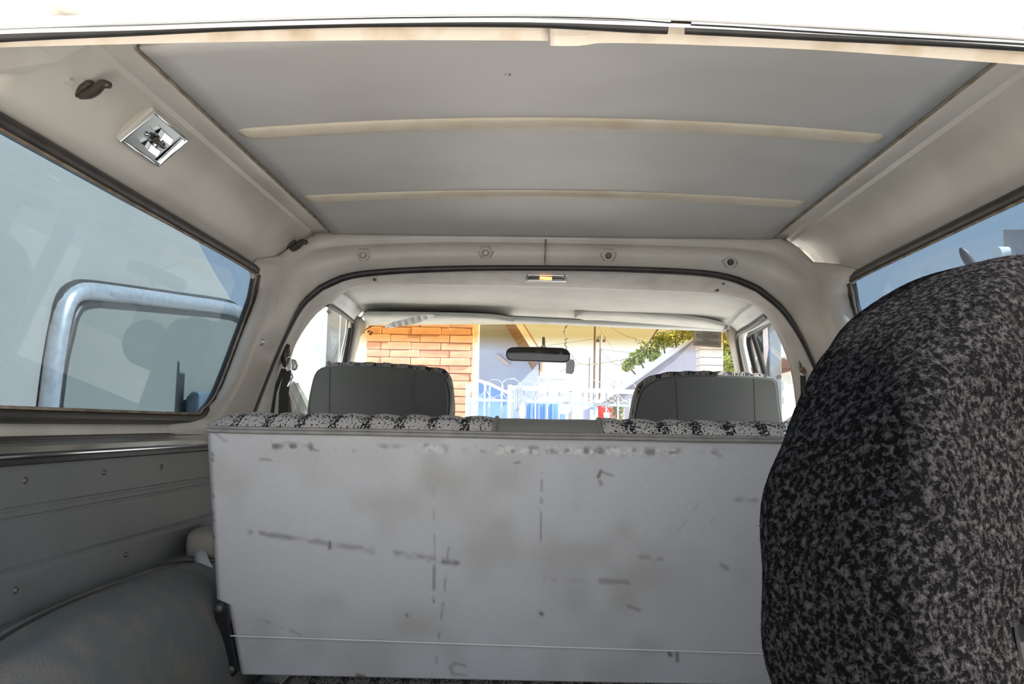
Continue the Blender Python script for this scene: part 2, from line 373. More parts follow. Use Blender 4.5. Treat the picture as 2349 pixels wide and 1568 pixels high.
# header bolts: hexagonal pocket, collar and bolt head
for k, (bx, by, mt) in enumerate(((833, 585, CREAM), (1114, 580, CREAM), (1396, 586, RUST), (1676, 601, SCREWD))):
    c0 = at(bx, by, 2.262); c1 = at(bx, by, 2.250)
    b = thing('header_bolt', c0, ['header bolt at the left end of the row of four', 'header bolt second from the left, just left of the header joint', 'rusty header bolt right of the header joint', 'dark header bolt at the right end of the row of four'][k], 'bolt', 'header bolts')
    pc = np.array(c1)+np.array((0, 0.006, 0.004))
    hexp = [pc+0.019*np.array((math.cos(a_)*1.15, 0, math.sin(a_)*0.95)) for a_ in np.arange(6)*PI/3]
    prism('pocket_plate', hexp, (0, 0.02, 0), CREAM, b, bv=0.002)
    tube('pocket_edge', [p+np.array((0, 0.002, 0)) for p in hexp], 0.0012, BROWNSEAM, b, seg=5, closed=True)
    ring = [np.array(c1)+0.0125*np.array((math.cos(a_), 0, math.sin(a_))) for a_ in np.linspace(0, 2*PI, 24, endpoint=False)]
    tube('collar', ring, 0.0032, CREAM, b, seg=8, closed=True)
    cyl('bolt_head', np.array(c1)+np.array((0, 0.008, 0)), np.array(c1)+np.array((0, -0.003, 0)), 0.0078, mt, b, seg=6, bv=0.0015)
# pillar screw on the left pillar
c1 = at(591, 782, 2.125)
ps = thing('pillar_screw', c1, 'chrome pan-head screw with washer in the left cream pillar', 'screw')
cyl('washer', np.array(c1)+np.array((0.0, 0.02, 0)), np.array(c1), 0.0125, STEEL, ps, seg=20, bv=0.001)
cyl('screw_head', np.array(c1), np.array(c1)+np.array((0.0015, -0.006, 0)), 0.0075, CHROME, ps, seg=16, r1=0.005, bv=0.001)

# lower quarter panels, sill rails, floor
for s, side in ((-1, 'left'), (1, 'right')):
    ysr = np.linspace(0.46, 2.3, 20)
    sill = loft('trim_%d' % n_trim, [[(sx(s, h), y, z) for h, z in ((0.853, -0.004), (0.842, -0.012), (0.838, -0.030), (0.842, -0.040))] for y in ysr], CREAM, thick=0.01, off=(-1.0 if s < 0 else 1.0)); n_trim += 1
    structure(sill, 'cream bottom rail of the hardtop under the %s quarter window' % side, 'trim')
    rail = loft('trim_%d' % n_trim, [[(sx(s, h), y, z) for h, z in ((0.845, -0.037), (0.832, -0.038), (0.826, -0.044), (0.812, -0.0475), (0.806, -0.056), (0.800, -0.059), (0.799, -0.063))] for y in ysr], RAILM, thick=0.006, off=(-1.0 if s < 0 else 1.0)); n_trim += 1
    autosmooth(rail, 25)
    structure(rail, 'polished metal sill rail along the top of the %s side panel' % side, 'trim')
    tube('rubber_edge', [(sx(s, 0.802), y, -0.069) for y in ysr], 0.0055, BLACKR, rail, seg=6)
    tube('gasket', [(sx(s, 0.838), y, -0.036) for y in ysr], 0.004, BLACKR, rail, seg=6)
    pw = loft('wall_%s' % side, [[(sx(s, h), y, z) for h, z in ((0.806, -0.066), (0.806, -0.135), (0.8075, -0.137), (0.8075, -0.141), (0.806, -0.143), (0.806, -0.150), (0.8075, -0.152), (0.8075, -0.155), (0.806, -0.157), (0.806, -0.224), (0.800, -0.228), (0.800, -0.234), (0.7975, -0.238), (0.797, -0.62))] for y in ysr], PANELV, smooth=False, thick=0.03, off=(-1.0 if s < 0 else 1.0))
    structure(pw, 'grey embossed vinyl side panel below the %s sill rail' % side, 'panel')
    walls[(s, 'p')] = pw
    if s < 0:
        for bx, by in ((57, 1101), (238, 1083), (370, 1070), (35, 1353), (289, 1272)):
            c = atX(bx, by, sx(-1, 0.806 if by < 1200 else 0.797))
            sc = cyl('panel_screw', c, np.array(c)+np.array((0.004, 0, 0)), 0.0055, SCREWD, pw, seg=12, r1=0.003)
        for bx, by in ((190, 1046), (386, 1034)):
            c = atX(bx, by, sx(-1, 0.818)); cyl('rail_screw', c, np.array(c)+np.array((0.001, 0, 0.006)), 0.006, CHROME, rail, seg=8)
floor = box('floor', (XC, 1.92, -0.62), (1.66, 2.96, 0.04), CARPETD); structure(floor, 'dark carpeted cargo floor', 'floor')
for s, side in ((-1, 'left'), (1, 'right')):
    tp = prism('shade_tail_post', [(sx(s, 0.765), 0.78, 0.40), (sx(s, 0.765), 0.975, 0.40), (sx(s, 0.842), 0.975, 0.0), (sx(s, 0.842), 0.72, 0.0)], (s*0.06, 0, 0), WHITEP, walls[s], bv=0.006)  # out of view, widened rearward to shade the top of the tyre
tgt = prism('wall_back', [(-0.80, 0.44, -0.60), (0.866, 0.44, -0.60), (0.866, -0.10, -0.60), (-0.80, -0.10, -0.60)], (0, 0, -0.05), WHITEP, bv=0.01)
structure(tgt, 'white tailgate folded down level with the cargo floor', 'tailgate')
# ================================================================ CAB
C = seg3([(610, 1080, 2.42), (622, 1010, 2.42), (640, 880, 2.42), (656, 800, 2.42), (686, 745, 2.42), (718, 707, 2.42), (746, 690, 2.42)],
         [(746, 690, 2.42), (772, 665, 2.42), (805, 651, 2.42), (850, 645, 2.42), (1050, 646, 2.42), (1250, 650, 2.42), (1450, 657, 2.42), (1640, 665, 2.42), (1690, 674, 2.42), (1722, 682, 2.42), (1748, 696, 2.42)],
         [(1748, 696, 2.42), (1775, 722, 2.42), (1808, 780, 2.42), (1832, 850, 2.42), (1843, 920, 2.42), (1852, 1000, 2.42), (1862, 1080, 2.42)])
B2 = B+np.array((0, 0.02, 0))
tB = np.gradient(B, axis=0); tB /= np.linalg.norm(tB, axis=1)[:, None]
inw = np.stack([tB[:, 2], 0*tB[:, 2], -tB[:, 0]], 1)          # points into the opening
tube('opening_seal', B+inw*0.008+np.array((0, -0.010, 0)), 0.0105, BLACKR, hd, seg=8)
hoop = loft('trim_%d' % n_trim, [B2, B2*0.7+C*0.3+np.array((0, -0.012, 0)), B2*0.35+C*0.65+np.array((0, -0.012, 0)), C, C+np.array((0, 0.05, 0.004))], HOOPM, thick=0.008, off=-1.0); n_trim += 1
structure(hoop, 'pale grey trim panel around the cab opening behind the front seats', 'trim')
# joints and screws of the hoop trim
for (x0, y0, x1, y1) in ((829, 620, 852, 643), (1680, 636, 1655, 664)):
    tube('panel_joint', [at(x0, y0, 2.325), at((x0+x1)/2, (y0+y1)/2, 2.352), at(x1, y1, 2.41)], 0.0022, BROWNSEAM, hoop, seg=5)
for bx, by in ((845, 629), (859, 640), (1660, 648), (1646, 664)):
    c = at(bx, by, 2.345); cyl('trim_screw', np.array(c)+np.array((0, 0.02, 0)), np.array(c)+np.array((0, -0.002, -0.002)), 0.0042, SCREWD, hoop, seg=10)
ct = spline([at(*p) for p in ((772, 666, 2.42), (805, 651, 2.42), (850, 645, 2.42), (1050, 646, 2.42), (1250, 650, 2.42), (1450, 657, 2.42), (1640, 665, 2.42), (1690, 674, 2.42), (1740, 692, 2.42))], 60)
cf = spline([at(*p) for p in ((834, 714, 3.14), (870, 712, 3.14), (1050, 719, 3.16), (1250, 728, 3.18), (1450, 737, 3.16), (1630, 744, 3.14), (1670, 746, 3.14))], 60)
rows = [ct*(1-t)+cf*t+np.array((0, 0, 0.012*math.sin(PI*t))) for t in np.linspace(0, 1, 12)]
chl = loft('ceiling', rows, CABL, thick=0.012, off=1.0); chl.name = 'cab_ceiling'
structure(chl, 'pale perforated vinyl headliner of the cab with small tears', 'headliner')
for bx, by, Y_ in ((998, 652, 2.45), (1040, 665, 2.6), (1480, 668, 2.5)):
    t0 = Y_
    p = at(bx, by, t0)
    fl = [p+np.array(v) for v in ((-0.012, 0, 0.003), (0.0, -0.01, -0.006), (0.012, 0, 0.003), (0.004, 0.012, 0.004))]
# outer roof of cab
cr = loft('cab_roof', [[(XC+x, y, 0.50+0.03*(1-(x/0.75)**2)-0.10*max(0, (y-2.9)/0.4)) for x in np.linspace(-0.72, 0.72, 13)] for y in np.linspace(2.32, 3.26, 8)], WHITEP, thick=0.01, off=1.0)
structure(cr, 'outer roof skin of the cab', 'roof')
# visor header above the windshield
hdw = loft('trim_%d' % n_trim, [cf+np.array((0, 0, 0.0)), cf+np.array((0, 0.03, -0.012)), np.array([at(*p) for p in resample([(838, 741, 3.24), (1250, 737, 3.24), (1668, 752, 3.24)], 60)])], TRIMW, thick=0.01, off=-1.0); n_trim += 1
structure(hdw, 'pale metal header rail over the windshield', 'trim')
# door header trims and pillars, left and right
def quadplate(name, pts, mat, parent, ext=(0, 0, 0.02), bv=0.004): return prism(name, pts, ext, mat, parent, bv=bv)
def strip(name, cl, w, mat, parent=None, th=0.02):
    """a flat moulding that follows the points cl, w wide in X/Z and th deep in Y"""
    return None
dl = thing('left_door', at(800, 860, 2.8), 'left front door seen through the cab opening with pale upper trim and a bright sill', 'door')
dr = thing('right_door', at(1750, 860, 2.8), 'right front door seen past the passenger seat with black vent window frame', 'door')
def rail_trim(end, a, b, par, off):
    """a, b: (x, y, Y) points of the lower edge at the back and at the front; the top edge follows the headliner"""
    rows = []
    for t in np.linspace(0, 1, 9):
        top = ct[end]*(1-t)+cf[end]*t+np.array((0, 0, 0.012*math.sin(PI*t)))
        low = np.array(at(*a))*(1-t)+np.array(at(*b))*t
        rows.append([top+np.array((0, 0, 0.004)), top*0.75+low*0.25+np.array((0, 0, 0.006)), top*0.4+low*0.6+np.array((0, 0, 0.005)), low, low+np.array((0.012*(1 if end == 0 else -1)*-1, 0, 0.006))])
    return loft('roof_rail_trim', rows, TRIMW, par, thick=0.006, off=off)
rail_trim(0, (747, 694, 2.44), (811, 739, 3.14), dl, -1.0)
rail_trim(-1, (1767, 724, 2.45), (1692, 764, 3.14), dr, 1.0)
# A pillars
pa = loft('trim_%d' % n_trim, [[at(x, y, Y_) for x, y, Y_ in row] for row in (((812, 736, 3.12), (818, 732, 3.12), (828, 727, 3.14), (842, 742, 3.24)), ((806, 780, 3.18), (812, 780, 3.17), (820, 780, 3.2), (827, 780, 3.30)), ((791, 850, 3.28), (798, 850, 3.27), (806, 850, 3.3), (811, 850, 3.40)), ((765, 990, 3.45), (775, 990, 3.44), (782, 990, 3.47), (788, 990, 3.57)))], CREAM, thick=0.012, off=1.0); n_trim += 1
structure(pa, 'cream left windshield pillar', 'pillar')
pb = loft('trim_%d' % n_trim, [[at(x, y, Y_) for x, y, Y_ in row] for row in (((1692, 762, 3.12), (1684, 750, 3.12), (1672, 742, 3.14), (1658, 752, 3.24)), ((1698, 800, 3.18), (1690, 800, 3.17), (1682, 800, 3.2), (1674, 795, 3.30)), ((1706, 860, 3.28), (1699, 860, 3.27), (1692, 860, 3.3), (1688, 860, 3.40)), ((1728, 990, 3.45), (1720, 990, 3.44), (1713, 990, 3.47), (1708, 990, 3.57)))], CREAM, thick=0.012, off=-1.0); n_trim += 1
structure(pb, 'cream right windshield pillar', 'pillar')
# left door: black weather seal, frame, sill mouldings
tube('door_seal', spline([at(*p) for p in ((750, 697, 2.45), (780, 715, 2.75), (806, 735, 3.08), (810, 744, 3.12), (806, 775, 3.14), (796, 835, 3.2), (782, 930, 3.3))], 40), 0.008, BLACKR, dl, seg=8)
tube('vent_bar', [at(802, 752, 3.02), at(790, 840, 3.02), at(776, 950, 3.02)], 0.011, BLACKM, dl, seg=8)
tube('vent_trim', [at(797, 735, 3.0), at(795, 760, 2.98), at(780, 835, 2.98), at(764, 950, 2.98)], 0.0055, CHROME, dl, seg=8)
prism('door_sill', [at(664, 872, 2.75), at(678, 872, 2.75), at(742, 1010, 3.3), at(716, 1010, 3.3)], (-0.02, 0, -0.02), TRIMW, dl, bv=0.006)
prism('sill_moulding', [at(681, 876, 2.8), at(684, 876, 2.8), at(758, 1010, 3.35), at(750, 1010, 3.35)], (-0.02, 0, -0.02), STEEL, dl, bv=0.003)
prism('door_panel', [at(655, 905, 2.75), at(664, 905, 2.75), at(720, 1040, 3.3), at(690, 1080, 3.3), at(640, 1080, 2.75)], (-0.03, 0, 0), BLACKM, dl, bv=0.003)
# right door: inner frame in pale paint, black seals, vent window bar
tube('door_seal', spline([at(*p) for p in ((1760, 722, 2.47), (1725, 747, 2.8), (1696, 764, 3.1), (1693, 785, 3.14), (1706, 862, 3.2), (1725, 980, 3.3))], 40), 0.0105, BLACKR, dr, seg=8)
tube('window_frame', spline([at(*p) for p in ((1774, 726, 2.5), (1735, 745, 2.8), (1708, 762, 3.05), (1703, 785, 3.08), (1718, 862, 3.1), (1740, 980, 3.2))], 40), 0.0125, TRIMW, dr, seg=8)
tube('run_channel', spline([at(*p) for p in ((1780, 731, 2.52), (1745, 751, 2.8), (1722, 766, 2.98), (1718, 785, 3.0), (1728, 830, 3.0), (1740, 880, 3.0), (1758, 980, 3.05))], 40), 0.0105, BLACKM, dr, seg=8)
tube('vent_bar', [at(1726, 765, 2.96), at(1742, 815, 2.96), at(1758, 872, 2.96), at(1785, 980, 2.96)], 0.009, BLACKM, dr, seg=8)
dgl = mesh('door_glass', [at(750, 700, 2.5), at(808, 738, 3.1), at(776, 1000, 3.5), at(660, 1000, 2.75)], [(0, 1, 2, 3)], DOORGL, dl); solid(dgl, 0.004)
dgr = mesh('door_glass', [at(1775, 728, 2.5), at(1722, 768, 3.0), at(1752, 1000, 3.45), at(1850, 1000, 2.75)], [(0, 1, 2, 3)], DOORGL, dr); solid(dgr, 0.004)
# right door lower sill seen beside the seat
prism('door_sill', [at(1795, 965, 3.0), at(1838, 938, 2.75), at(1850, 955, 2.75), at(1800, 1000, 3.0)], (0.03, 0, -0.02), CREAM, dr, bv=0.005)

# windshield: tint band along the top
wm = bpy.data.materials.new('windshield_glass'); wm.use_nodes = True; t = wm.node_tree; t.nodes.clear()
o_ = t.nodes.new('ShaderNodeOutputMaterial'); tr = t.nodes.new('ShaderNodeBsdfTransparent'); gl = t.nodes.new('ShaderNodeBsdfGlossy'); gl.inputs['Roughness'].default_value = 0.01
tcn = t.nodes.new('ShaderNodeTexCoord'); sp = t.nodes.new('ShaderNodeSeparateXYZ'); rp = t.nodes.new('ShaderNodeValToRGB'); mx = t.nodes.new('ShaderNodeMixShader')
t.links.new(tcn.outputs['Generated'], sp.inputs[0]); t.links.new(sp.outputs['Z'], rp.inputs[0])
e = rp.color_ramp.elements
e[0].position = 0.77; e[0].color = (0.93, 0.96, 0.97, 1); e[1].position = 0.90; e[1].color = (0.74, 0.63, 0.40, 1)
t.links.new(rp.outputs[0], tr.inputs[0]); t.links.new(facing(t), mx.inputs[0]); t.links.new(tr.outputs[0], mx.inputs[1]); t.links.new(gl.outputs[0], mx.inputs[2]); t.links.new(mx.outputs[0], o_.inputs[0])
def yws(z): return 3.26+(0.40-z)*0.75           # depth of the raked glass at height z
def on_glass(x, y, off=0.0):
    v = ray(x, y); lo, hi = 2.8, 4.2
    for _ in range(40):
        m = (lo+hi)/2
        if m > yws(v[2]*m/v[1]): hi = m
        else: lo = m
    return v*(lo-off)/v[1]
wz = np.linspace(-0.06, 0.40, 10)
wsd = loft('window_3', [[(XC+x*(1.0+0.10*(0.4-z)), yws(z)-0.10*(x/0.78)**2*0.0, z) for x in np.linspace(-0.78, 0.78, 13)] for z in wz], wm); solid(wsd, 0.005, 0)
structure(wsd, 'cracked windshield with a yellow tint band along the top', 'windshield')
# crack running down from the tint band, halo bright
CRK = mk('cracked_glass_edge', (0.80, 0.76, 0.55), 0.3, c2=(0.35, 0.24, 0.12), scale=160, lo=0.45, hi=0.55)
crack = [(1316, 737), (1303, 741), (1297, 752), (1297, 765), (1302, 775), (1298, 790), (1298, 800), (1306, 808), (1316, 820), (1324, 830), (1330, 834), (1345, 835), (1360, 836), (1375, 833), (1400, 829), (1425, 826), (1440, 821), (1462, 815), (1478, 803), (1490, 790)]
cp = resample(crack, 70)
for i in range(len(cp)): cp[i] += RNG.normal(size=2)*(1.6 if cp[i][1] < 800 else 0.7)
tube('crack', [on_glass(x, y, 0.004) for x, y in cp], [0.0036 if y < 800 else 0.0020 for x, y in cp], CRK, wsd, seg=5)
tube('crack', [on_glass(x, y, 0.004) for x, y in ((1328, 835), (1312, 840), (1298, 846), (1280, 853))], 0.0012, CRK, wsd, seg=5)
ring = [on_glass(1466+7.5*math.cos(a_), 782+4.5*math.sin(a_), 0.004) for a_ in np.linspace(0, 2*PI, 20, endpoint=False)]
tube('chip', ring, 0.0022, CRK, wsd, seg=5, closed=True)
V, fs = sphere_geo(on_glass(1466, 782, 0.003), (0.004, 0.002, 0.003), 2, 10, 6); mesh('chip', V, fs, CRK, wsd, smooth=True)
# sticker with unreadable lines of small print, and a plain tag below the mirror
LAB = mk('sticker_film', (0.30, 0.27, 0.22), 0.7, c2=(0.24, 0.21, 0.17), scale=40); INK = mk('sticker_ink', (0.10, 0.09, 0.08), 0.8)
st = thing('visor_sticker', on_glass(1622, 777, 0.01), 'small grey printed caution sticker at the top right of the windshield', 'sticker')
q4 = [on_glass(x, y, 0.006) for x, y in ((1592, 757), (1655, 761), (1654, 797), (1590, 792))]
prism('film', q4, (0, 0.002, 0), LAB, st)
tube('printed_border', [on_glass(x, y, 0.009) for x, y in ((1592, 758), (1654, 762), (1653, 796), (1591, 791))], 0.0009, INK, st, seg=4, closed=True)
for i, (yy, x0, x1) in enumerate(((763, 1612, 1634), (767, 1597, 1648), (771, 1597, 1650), (775, 1600, 1640), (780, 1612, 1630), (784, 1595, 1648), (788, 1595, 1650))):
    tube('printed_line', [on_glass(x0, yy, 0.009), on_glass((x0+x1)/2, yy+1, 0.009), on_glass(x1, yy+2.5, 0.009)], 0.0011, INK, st, seg=4)
tg = thing('hanging_tag', on_glass(1307, 840, 0.02), 'grey rectangular tag on the windshield just below the right end of the mirror', 'tag')
prism('card', [on_glass(x, y, 0.012) for x, y in ((1299, 823), (1316, 824), (1319, 832), (1317, 852), (1312, 858), (1298, 856))], (0, 0.004, 0), mk('tag_grey', (0.30, 0.30, 0.33), 0.6), tg, bv=0.001)

# rear-view mirror
mc = at(1235, 812, 3.12)
mir = thing('rearview_mirror', mc, 'black framed rear-view mirror on the windshield', 'mirror')
mo = [(1160, 812), (1162, 803), (1168, 797), (1180, 795), (1235, 795), (1290, 797), (1302, 801), (1308, 810), (1308, 822), (1304, 829), (1296, 831), (1235, 829), (1172, 827), (1163, 823)]
prism('housing', [at(x, y, 3.11) for x, y in mo], (0, 0.035, 0), BLACKR, mir, bv=0.006)
cen = np.array([1235, 812.5])
prism('glass', [at(*(cen+(np.array(p)-cen)*np.array((0.955, 0.84))), 3.107) for p in mo], (0, 0.004, 0.0), MIRRORG, mir)
tube('stalk', [at(1245, 812, 3.14), at(1247, 796, 3.2), np.array(on_glass(1247, 775, 0.004))], 0.006, BLACKM, mir, seg=8)
V, fs = sphere_geo(at(1246, 797, 3.14), (0.012, 0.012, 0.010), 2, 12, 8); mesh('ball_joint', V, fs, STEEL, mir, smooth=True)

# sun visors
def visor(name, label, back, front, rod):
    v = thing(name, (np.array(back[0])+np.array(back[-1]))/2, label, 'visor', )
    return v
VIS = mk('visor_vinyl', (0.60, 0.60, 0.57), 0.6, c2=(0.52, 0.51, 0.48), scale=12, bump=0.2, bscale=300)
# left: seen almost edge on; near edge rounded, hangs a little open from the headliner
v1 = thing('sun_visor', at(1000, 728, 3.02), 'pale left sun visor with torn white paper tucked under it', 'visor')
nb = spline([at(*p) for p in ((834, 724, 3.02), (850, 722, 3.0), (1000, 723, 3.0), (1120, 727, 3.0), (1178, 735, 3.02))], 40)
nf = spline([at(*p) for p in ((838, 735, 3.2), (862, 740, 3.2), (1000, 740, 3.2), (1120, 738, 3.2), (1172, 736, 3.2))], 40)
vb = loft('board', [nb, nb*0.66+nf*0.34+np.array((0, 0, -0.004)), nb*0.33+nf*0.67+np.array((0, 0, -0.004)), nf], VIS, v1, thick=0.012, off=1.0)
tube('edge_binding', nb, 0.0055, VIS, v1, seg=8)
tube('pivot_rod', [at(836, 724, 3.1), at(829, 726, 3.16)], 0.005, STEEL, v1)
v2 = thing('sun_visor', at(1500, 735, 3.02), 'pale right sun visor hanging slightly open above the caution sticker', 'visor')
nb = spline([at(*p) for p in ((1320, 726, 3.02), (1330, 718, 3.0), (1360, 714, 3.0), (1500, 722, 2.98), (1610, 735, 2.98), (1662, 748, 3.0))], 40)
nf = spline([at(*p) for p in ((1322, 728, 3.2), (1345, 736, 3.2), (1380, 738, 3.2), (1500, 747, 3.2), (1610, 754, 3.2), (1655, 756, 3.2))], 40)
vb = loft('board', [nb, nb*0.66+nf*0.34+np.array((0, 0, -0.004)), nb*0.33+nf*0.67+np.array((0, 0, -0.004)), nf], VIS, v2, thick=0.012, off=1.0)
tube('edge_binding', nb, 0.005, VIS, v2, seg=8)
tube('pivot_rod', [at(1655, 750, 3.08), at(1664, 752, 3.12)], 0.005, STEEL, v2)
# torn paper under the left visor
ptop = [(884, 748), (900, 738), (930, 731), (955, 722), (980, 720), (997, 722)]
pbot = [(884, 752), (905, 750), (935, 745), (960, 740), (975, 733), (996, 725)]
pt = np.array([at(x, y, 2.95) for x, y in resample(ptop, 24)]); pb2 = np.array([at(x, y, 2.97) for x, y in resample(pbot, 24)])
mid = (pt+pb2)/2; mid[:, 1] += 0.012*np.sin(np.arange(24)*2.1)
pp = loft('torn_paper', [pt, mid, pb2], PAPER, None, smooth=False, thick=0.0008); tag(pp, 'crinkled strip of torn white paper hanging from the left sun visor', 'paper')

# dome lamp in the hoop
lc = at(1252, 638, 2.345)
lamp = thing('dome_lamp', lc, 'small rectangular cab dome lamp with a lit amber bulb in a chrome frame', 'lamp')
fr_pts = [(1205, 630), (1300, 632), (1299, 645), (1207, 643)]
tube('frame', [at(x, y, 2.345) for x, y in fr_pts], 0.0028, CHROME, lamp, seg=8, closed=True)
prism('reflector', [at(x, y, 2.356) for x, y in fr_pts], (0, 0.006, 0), CHROME, lamp)
for x0 in (1209, 1296):
    tube('end_clip', [at(x0, 630, 2.342), at(x0, 644, 2.342)], 0.0025, CHROME, lamp, seg=6)
prism('socket', [at(x, y, 2.350) for x, y in ((1213, 635), (1292, 637), (1291, 640), (1214, 639))], (0, 0.004, 0), DARKPL, lamp)
em = bpy.data.materials.new('lit_bulb'); em.use_nodes = True; bb = em.node_tree.nodes['Principled BSDF']
bb.inputs['Base Color'].default_value = (1, 0.6, 0.3, 1); bb.inputs['Emission Color'].default_value = (1.0, 0.42, 0.12, 1); bb.inputs['Emission Strength'].default_value = 3.0
cyl('bulb', at(1238, 637, 2.346), at(1266, 638.5, 2.346), 0.0036, em, lamp, seg=10)

# seat belts at the hoop
BELT = mk('belt_webbing', (0.03, 0.029, 0.028), 0.7, bump=0.4, bscale=500)
bl = thing('seat_belt', at(662, 830, 2.36), 'black front seat belt with chrome buckle hanging at the left of the cab opening', 'seat belt')
V, fs = sphere_geo(at(656, 815, 2.37), (0.012, 0.016, 0.035), 2.4, 16, 10); mesh('guide_cover', V, fs, DARKPL, bl, smooth=True)
cyl('cap_screw', at(664, 797, 2.375), at(664, 790, 2.365), 0.004, STEEL, bl, seg=10, r1=0.002)
prism('tongue_plate', [at(x, y, 2.345) for x, y in ((655, 820), (667, 816), (670, 835), (668, 850), (657, 851))], (0, 0.006, 0), CHROME, bl, bv=0.002)
prism('buckle_shell', [at(x, y, 2.352) for x, y in ((668, 822), (676, 824), (680, 836), (677, 847), (669, 850))], (0, 0.02, 0), STEEL, bl, bv=0.004)
tube('hook', [at(668, 856, 2.345), at(671, 864, 2.34), at(660, 886, 2.34)], 0.003, CHROME, bl, seg=6)
prism('webbing', [at(x, y, 2.36) for x, y in ((652, 845), (668, 850), (662, 900), (660, 1000), (636, 1000), (640, 900))], (0, 0.003, 0), BELT, bl)
prism('webbing', [at(x, y, 2.37) for x, y in ((645, 845), (654, 845), (634, 900), (622, 1000), (610, 1000), (632, 880))], (0, 0.003, 0), BELT, bl)
br = thing('seat_belt', at(1845, 860, 2.36), 'black front seat belt with brass coloured guide at the right of the cab opening', 'seat belt')
prism('guide_cover', [at(x, y, 2.37) for x, y in ((1834, 822), (1840, 820), (1852, 838), (1854, 858), (1846, 862), (1838, 850))], (0, 0.02, 0), DARKPL, br, bv=0.004)
prism('tongue_plate', [at(x, y, 2.355) for x, y in ((1836, 843), (1850, 840), (1853, 850), (1850, 857), (1837, 853))], (0, 0.006, 0), RUST, br, bv=0.0015)
prism('chrome_slot', [at(x, y, 2.352) for x, y in ((1838, 855), (1847, 856), (1846, 861), (1838, 861))], (0, 0.005, 0), CHROME, br, bv=0.001)
prism('webbing', [at(x, y, 2.36) for x, y in ((1836, 860), (1848, 860), (1852, 930), (1854, 1000), (1842, 1000), (1838, 930))], (0, 0.003, 0), BELT, br)
prism('webbing', [at(x, y, 2.37) for x, y in ((1849, 862), (1854, 866), (1866, 940), (1876, 1000), (1862, 1000), (1853, 930))], (0, 0.003, 0), BELT, br)

# ================================================================ FRONT SEATS
plaid = None
def plaid_mat(nm='plaid_tweed', k=1.0):
    m, t, b = new_mat(nm); N = t.nodes; L = t.links
    tc = N.new('ShaderNodeTexCoord'); geo = N.new('ShaderNodeNewGeometry'); sp = N.new('ShaderNodeSeparateXYZ')
    L.new(geo.outputs['Position'], sp.inputs[0])
    nz = N.new('ShaderNodeTexNoise'); nz.inputs['Scale'].default_value = 260; nz.inputs['Detail'].default_value = 2
    mp = N.new('ShaderNodeMapping'); mp.inputs['Scale'].default_value = (1, 0.6, 0.35); mp.inputs['Rotation'].default_value = (0.3, 0.5, 0.0)
    L.new(geo.outputs['Position'], mp.inputs[0]); L.new(mp.outputs[0], nz.inputs['Vector'])
    u_ = math_node(t, 'DIVIDE', math_node(t, 'ADD', sp.outputs['X'], 10.0), 0.0605)
    fx = math_node(t, 'FRACT', u_)
    sx_ = math_node(t, 'LESS_THAN', fx, 0.30)
    yv = math_node(t, 'SUBTRACT', sp.outputs['Y'], math_node(t, 'MULTIPLY', sp.outputs['Z'], 0.8))
    fy = math_node(t, 'FRACT', math_node(t, 'DIVIDE', math_node(t, 'ADD', yv, 10.006), 0.052))
    sy_ = math_node(t, 'LESS_THAN', fy, 0.32)
    dens = math_node(t, 'ADD', math_node(t, 'MULTIPLY', sx_, 0.13), math_node(t, 'MULTIPLY', sy_, 0.07))
    thr = math_node(t, 'ADD', nz.outputs['Fac'], dens)
    dark = math_node(t, 'GREATER_THAN', thr, 0.60)
    nz2 = N.new('ShaderNodeTexNoise'); nz2.inputs['Scale'].default_value = 420; L.new(geo.outputs['Position'], nz2.inputs['Vector'])
    base = N.new('ShaderNodeMixRGB'); base.inputs[1].default_value = (0.56*k, 0.53*k, 0.51*k, 1); base.inputs[2].default_value = (0.34*k, 0.32*k, 0.31*k, 1); 
    L.new(math_node(t, 'MULTIPLY', nz2.outputs['Fac'], 0.9), base.inputs[0])
    mx = N.new('ShaderNodeMixRGB'); L.new(dark, mx.inputs[0]); L.new(base.outputs[0], mx.inputs[1]); mx.inputs[2].default_value = (0.022, 0.022, 0.026, 1)
    L.new(mx.outputs[0], b.inputs['Base Color']); b.inputs['Roughness'].default_value = 0.95; b.inputs['Specular IOR Level'].default_value = 0.1
    bp = N.new('ShaderNodeBump'); bp.inputs['Strength'].default_value = 0.6; bp.inputs['Distance'].default_value = 0.002; L.new(nz2.outputs['Fac'], bp.inputs['Height']); L.new(bp.outputs[0], b.inputs['Normal'])
    return m
PLAID = plaid_mat(); PLAID_DARK = plaid_mat('darkened_plaid_tweed', 0.42)  # second is the same plaid darkened, dimmer light put into its colour
